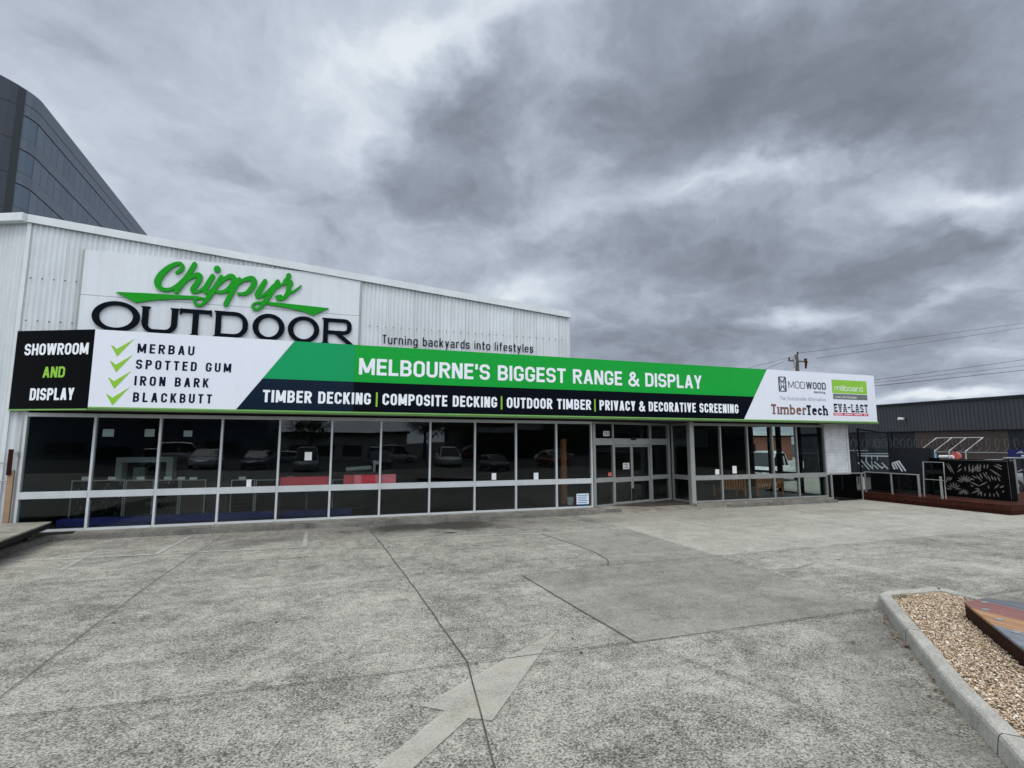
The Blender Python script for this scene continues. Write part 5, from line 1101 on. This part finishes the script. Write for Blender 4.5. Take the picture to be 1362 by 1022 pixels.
# ------------------------------------------------------------------ vehicles
def car(label, paint, loc, rz, kind='sedan', group='cars parked across the street'):
    t = thing('parked_car', label, 'car', (0, 0, 0), group)
    L = 4.6 if kind == 'sedan' else 5.2
    prof = [(-L/2, .42, .62), (-L/2+.12, .30, .86), (-L/2+.7, .24, .93), (-1., .22, .95), (0, .22, .94), (1., .22, .92), (L/2-.75, .24, .84), (L/2-.2, .28, .70), (L/2, .40, .58)]
    R = []
    for x, zb, zt in prof:
        hw = .88 if abs(x) < L/2-.4 else (.80 if abs(x) < L/2-.05 else .66)
        R.append([(x, -hw*.94, zb), (x, -hw, (zb+zt)/2), (x, -hw*.97, zt-.06), (x, -hw*.86, zt), (x, 0, zt+.03), (x, hw*.86, zt), (x, hw*.97, zt-.06), (x, hw, (zb+zt)/2), (x, hw*.94, zb), (x, 0, zb)])
    b = MB().grid(R, True); b.poly(R[0]); b.poly(R[-1][::-1]); b.build('body', paint, t, smooth=True)
    if kind == 'sedan': cab = [(-1.85, .93, .93), (-1.15, .93, 1.40), (-.2, .93, 1.47), (.45, .93, 1.42), (1.25, .92, .92)]
    elif kind == 'van': cab = [(-L/2+.1, .9, 1.5), (-L/2+.3, .9, 1.86), (0, .93, 1.92), (1.0, .93, 1.85), (1.75, .9, .95)]
    else: cab = [(-.65, .94, 1.3), (-.5, .94, 1.66), (.1, .94, 1.72), (.7, .93, 1.62), (1.5, .9, .93)]
    R = []
    for x, zb, zt in cab: ww = .80; wt_ = .80-.36*(zt-.93)*.5; R.append([(x, -ww, zb), (x, -wt_-.02, max(zb, zt-.08)), (x, -wt_+.12, zt), (x, wt_-.12, zt), (x, wt_+.02, max(zb, zt-.08)), (x, ww, zb)])
    b = MB().grid(R); b.poly(R[0]); b.poly(R[-1][::-1]); b.build('windows', 'car_glass', t, smooth=False)
    R = []
    for x, zb, zt in cab[1:-1]: wt_ = .80-.36*(zt-.93)*.5+.015; R.append([(x, -wt_-.01, zt-.10), (x, -wt_+.10, zt+.012), (x, wt_-.10, zt+.012), (x, wt_+.01, zt-.10)])
    MB().grid(R).build('roof', paint, t, smooth=True)
    pl_ = MB()
    for i, (x, zb, zt) in enumerate(cab):
        if 0 < i < len(cab)-1 and i != 2 or kind == 'van' and i < 4:
            xb = {1: cab[0][0] if i == 1 and kind != 'van' else x, len(cab)-2: cab[-1][0]}.get(i, x)
            for s in (-1, 1): wt_ = .80-.36*(zt-.93)*.5; pl_.tube([(x, s*(wt_+.005), zt-.09), (xb, s*.815, .94)], .035, 5)
    for s in (-1, 1): pl_.tube([(-.1, s*.765, 1.42), (-.15, s*.812, .94)], .035, 5)
    pl_.build('pillars', paint, t)
    if kind == 'ute': MB().box(-L/2+.05, -.86, .7, -.68, .86, 1.12).build('tray', paint, t)
    for x in (-L/2+.85, L/2-.9):
        for s in (-1, 1):
            w_ = MB().tube([(x, s*.68, .32), (x, s*.70, .32), (x, s*.88, .32), (x, s*.90, .32)], [.28, .32, .32, .28], 18).build('wheel', 'rubber', t, smooth=False)
            MB().tube([(x, s*.895, .32), (x, s*.912, .32)], [.20, .19], 10).build('rim', 'alloy', w_)
    for s in (-1, 1):
        MB().box(L/2-.16, s*.62-.16, .60, L/2-.03, s*.62+.16, .74).build('headlight', 'lamp_glass', t, bevel=.02); MB().box(-L/2+.0, s*.68-.1, .66, -L/2+.14, s*.68+.1, .84).build('tail_light', 'tail_red', t, bevel=.02)
        MB().box(.78, s*.95-.09, .93, .93, s*.95+.09, 1.06).build('mirror', paint, t, bevel=.02)
    t.location = loc; t.rotation_euler = (0, 0, rz); return t
car('white tray back ute parked beyond the end glazing', 'paint_white', (23.4, 23.0, .0), math.radians(200), 'ute', None)
car('silver car parked in the yard at the right edge beyond the black screen', 'paint_silver', (28.6, 12.6, .0), math.radians(85), 'sedan', None)
cars = [('white', -9.5, -15.2, 90, 'sedan'), ('blue', -6.0, -15.4, 92, 'sedan'), ('silver', -2.4, -15.0, 88, 'van'), ('dark', 3.4, -15.3, 90, 'sedan'), ('white', 8.8, -15.1, 93, 'ute'), ('grey', 13.5, -15.3, 88, 'sedan'), ('red', 19.0, -15.0, 90, 'sedan'), ('white', 26.0, -15.4, 91, 'van'), ('silver', 33.0, -15.0, 90, 'sedan'), ('dark', 40., -15.2, 92, 'van'), ('white', 50., -15.2, 90, 'sedan'), ('white', -14., -26, 2, 'van'), ('silver', -5., -27, 181, 'sedan'), ('white', 5.5, -26, 0, 'van'), ('red', 14., -27, 180, 'ute'), ('white', 24., -26, 3, 'sedan'), ('white', 37, -27, 180, 'ute'), ('silver', 58, -26, 0, 'van')]
for i, (c, x, y, a, k) in enumerate(cars): car('%s %s %s across the street, mirrored faintly in the shop windows' % (c, {'sedan': 'car', 'van': 'van', 'ute': 'ute'}[k], 'parked nose in' if y > -20 else 'driving along the road'), 'paint_'+c, (x, y, 0), math.radians(a), k)

# ------------------------------------------------------------------ across the street: low buildings and trees, which the windows mirror
def block(label, x0, x1, y0, y1, h, m, wins, roofm='charcoal_dark'):
    t = thing('street_building', label, 'building', ((x0+x1)/2, y1, 0), 'buildings across the street'); MB().box(x0, y0, 0, x1, y1, h).build('wall', m, t)
    MB().box(x0-.3, y0-.3, h+.001, x1+.3, y1+.4, h+.35).build('roof', roofm, t)
    n = wins
    for i in range(n): xa = x0+1.5+(x1-x0-3)*i/n; w_ = MB().box(xa, y1+.002, .5, xa+(x1-x0-3)/n*.7, y1+.06, 1.95).build('window', 'dark_frame', t); MB().box(xa+.08, y1+.061, .58, xa+(x1-x0-3)/n*.7-.08, y1+.07, 1.87).build('pane', 'car_glass', w_)
    MB().box(x0+2, y1+.003, h-1.3, x0+2+(x1-x0)*.4, y1+.12, h-.4).build('name_board', 'white_tag', t)
block('long slate grey warehouse across the street at the left', -62, -9, -62, -44, 6.4, 'render_blue', 9); block('cream showroom with a pale name board across the street', -7.5, 9, -58, -42, 3.3, 'render_cream', 4); block('brown brick workshop across the street in the middle', 17, 44, -60, -44, 5.6, 'brown_brick', 6); block('charcoal warehouse across the street at the right', 47, 120, -64, -46, 7.5, 'charcoal_steel', 10)
block('second slate warehouse far right across the street', 124, 230, -70, -48, 8., 'render_blue', 10)
def tree(label, x, y, h, seed):
    r = random.Random(seed); t = thing('street_tree', label, 'tree', (x, y, 0), 'trees across the street')
    mb = MB().tube([(x, y, 0), (x+.1, y, h*.25), (x+.05, y+.1, h*.55)], [.26, .2, .1], 8); tips = []
    for k in range(8):
        a = k*.8+r.uniform(-.3, .3); l = h*r.uniform(.2, .36); p0 = Vector((x+.08, y+.05, h*r.uniform(.25, .5))); p1 = p0+Vector((math.cos(a)*l*.8, math.sin(a)*l*.8, l*.7)); mb.tube([p0, (p0+p1)/2+Vector((0, 0, .15)), p1], [.09, .06, .025], 5); tips.append(p1)
    mb.build('trunk', 'bark', t); lf = MB()
    cl = [(p+Vector((r.uniform(-.8, .8), r.uniform(-.8, .8), r.uniform(-.3, 1.))), r.uniform(.6, 1.25)) for p in tips for _ in range(4)]+[(Vector((x, y, h*.82)), 1.2)]
    for c, s in cl:
        for _ in range(75):
            d = Vector((r.gauss(0, 1), r.gauss(0, 1), r.gauss(0, .8))).normalized()*s*r.uniform(.4, 1.); p = c+d; u = Vector((r.uniform(-1, 1), r.uniform(-1, 1), r.uniform(-1, 1))).normalized()*.13; v = u.cross(Vector((r.uniform(-1, 1), r.uniform(-1, 1), 1))).normalized()*.07
            lf.poly([p-u, p-v, p+u, p+v])
    lf.build('crown', 'leaf', t)
for i, (x, y, h) in enumerate(((-18, -34, 8.), (-3.5, -38, 7.), (10.5, -36, 7.6), (15.5, -37, 6.6), (30, -38, 7.), (62, -40, 8.))):
    tree(('tall', 'mid sized', 'broad', 'smaller', 'round', 'far right')[i]+' green street tree across the road, mirrored in the shop windows', x, y, h, 40+i)
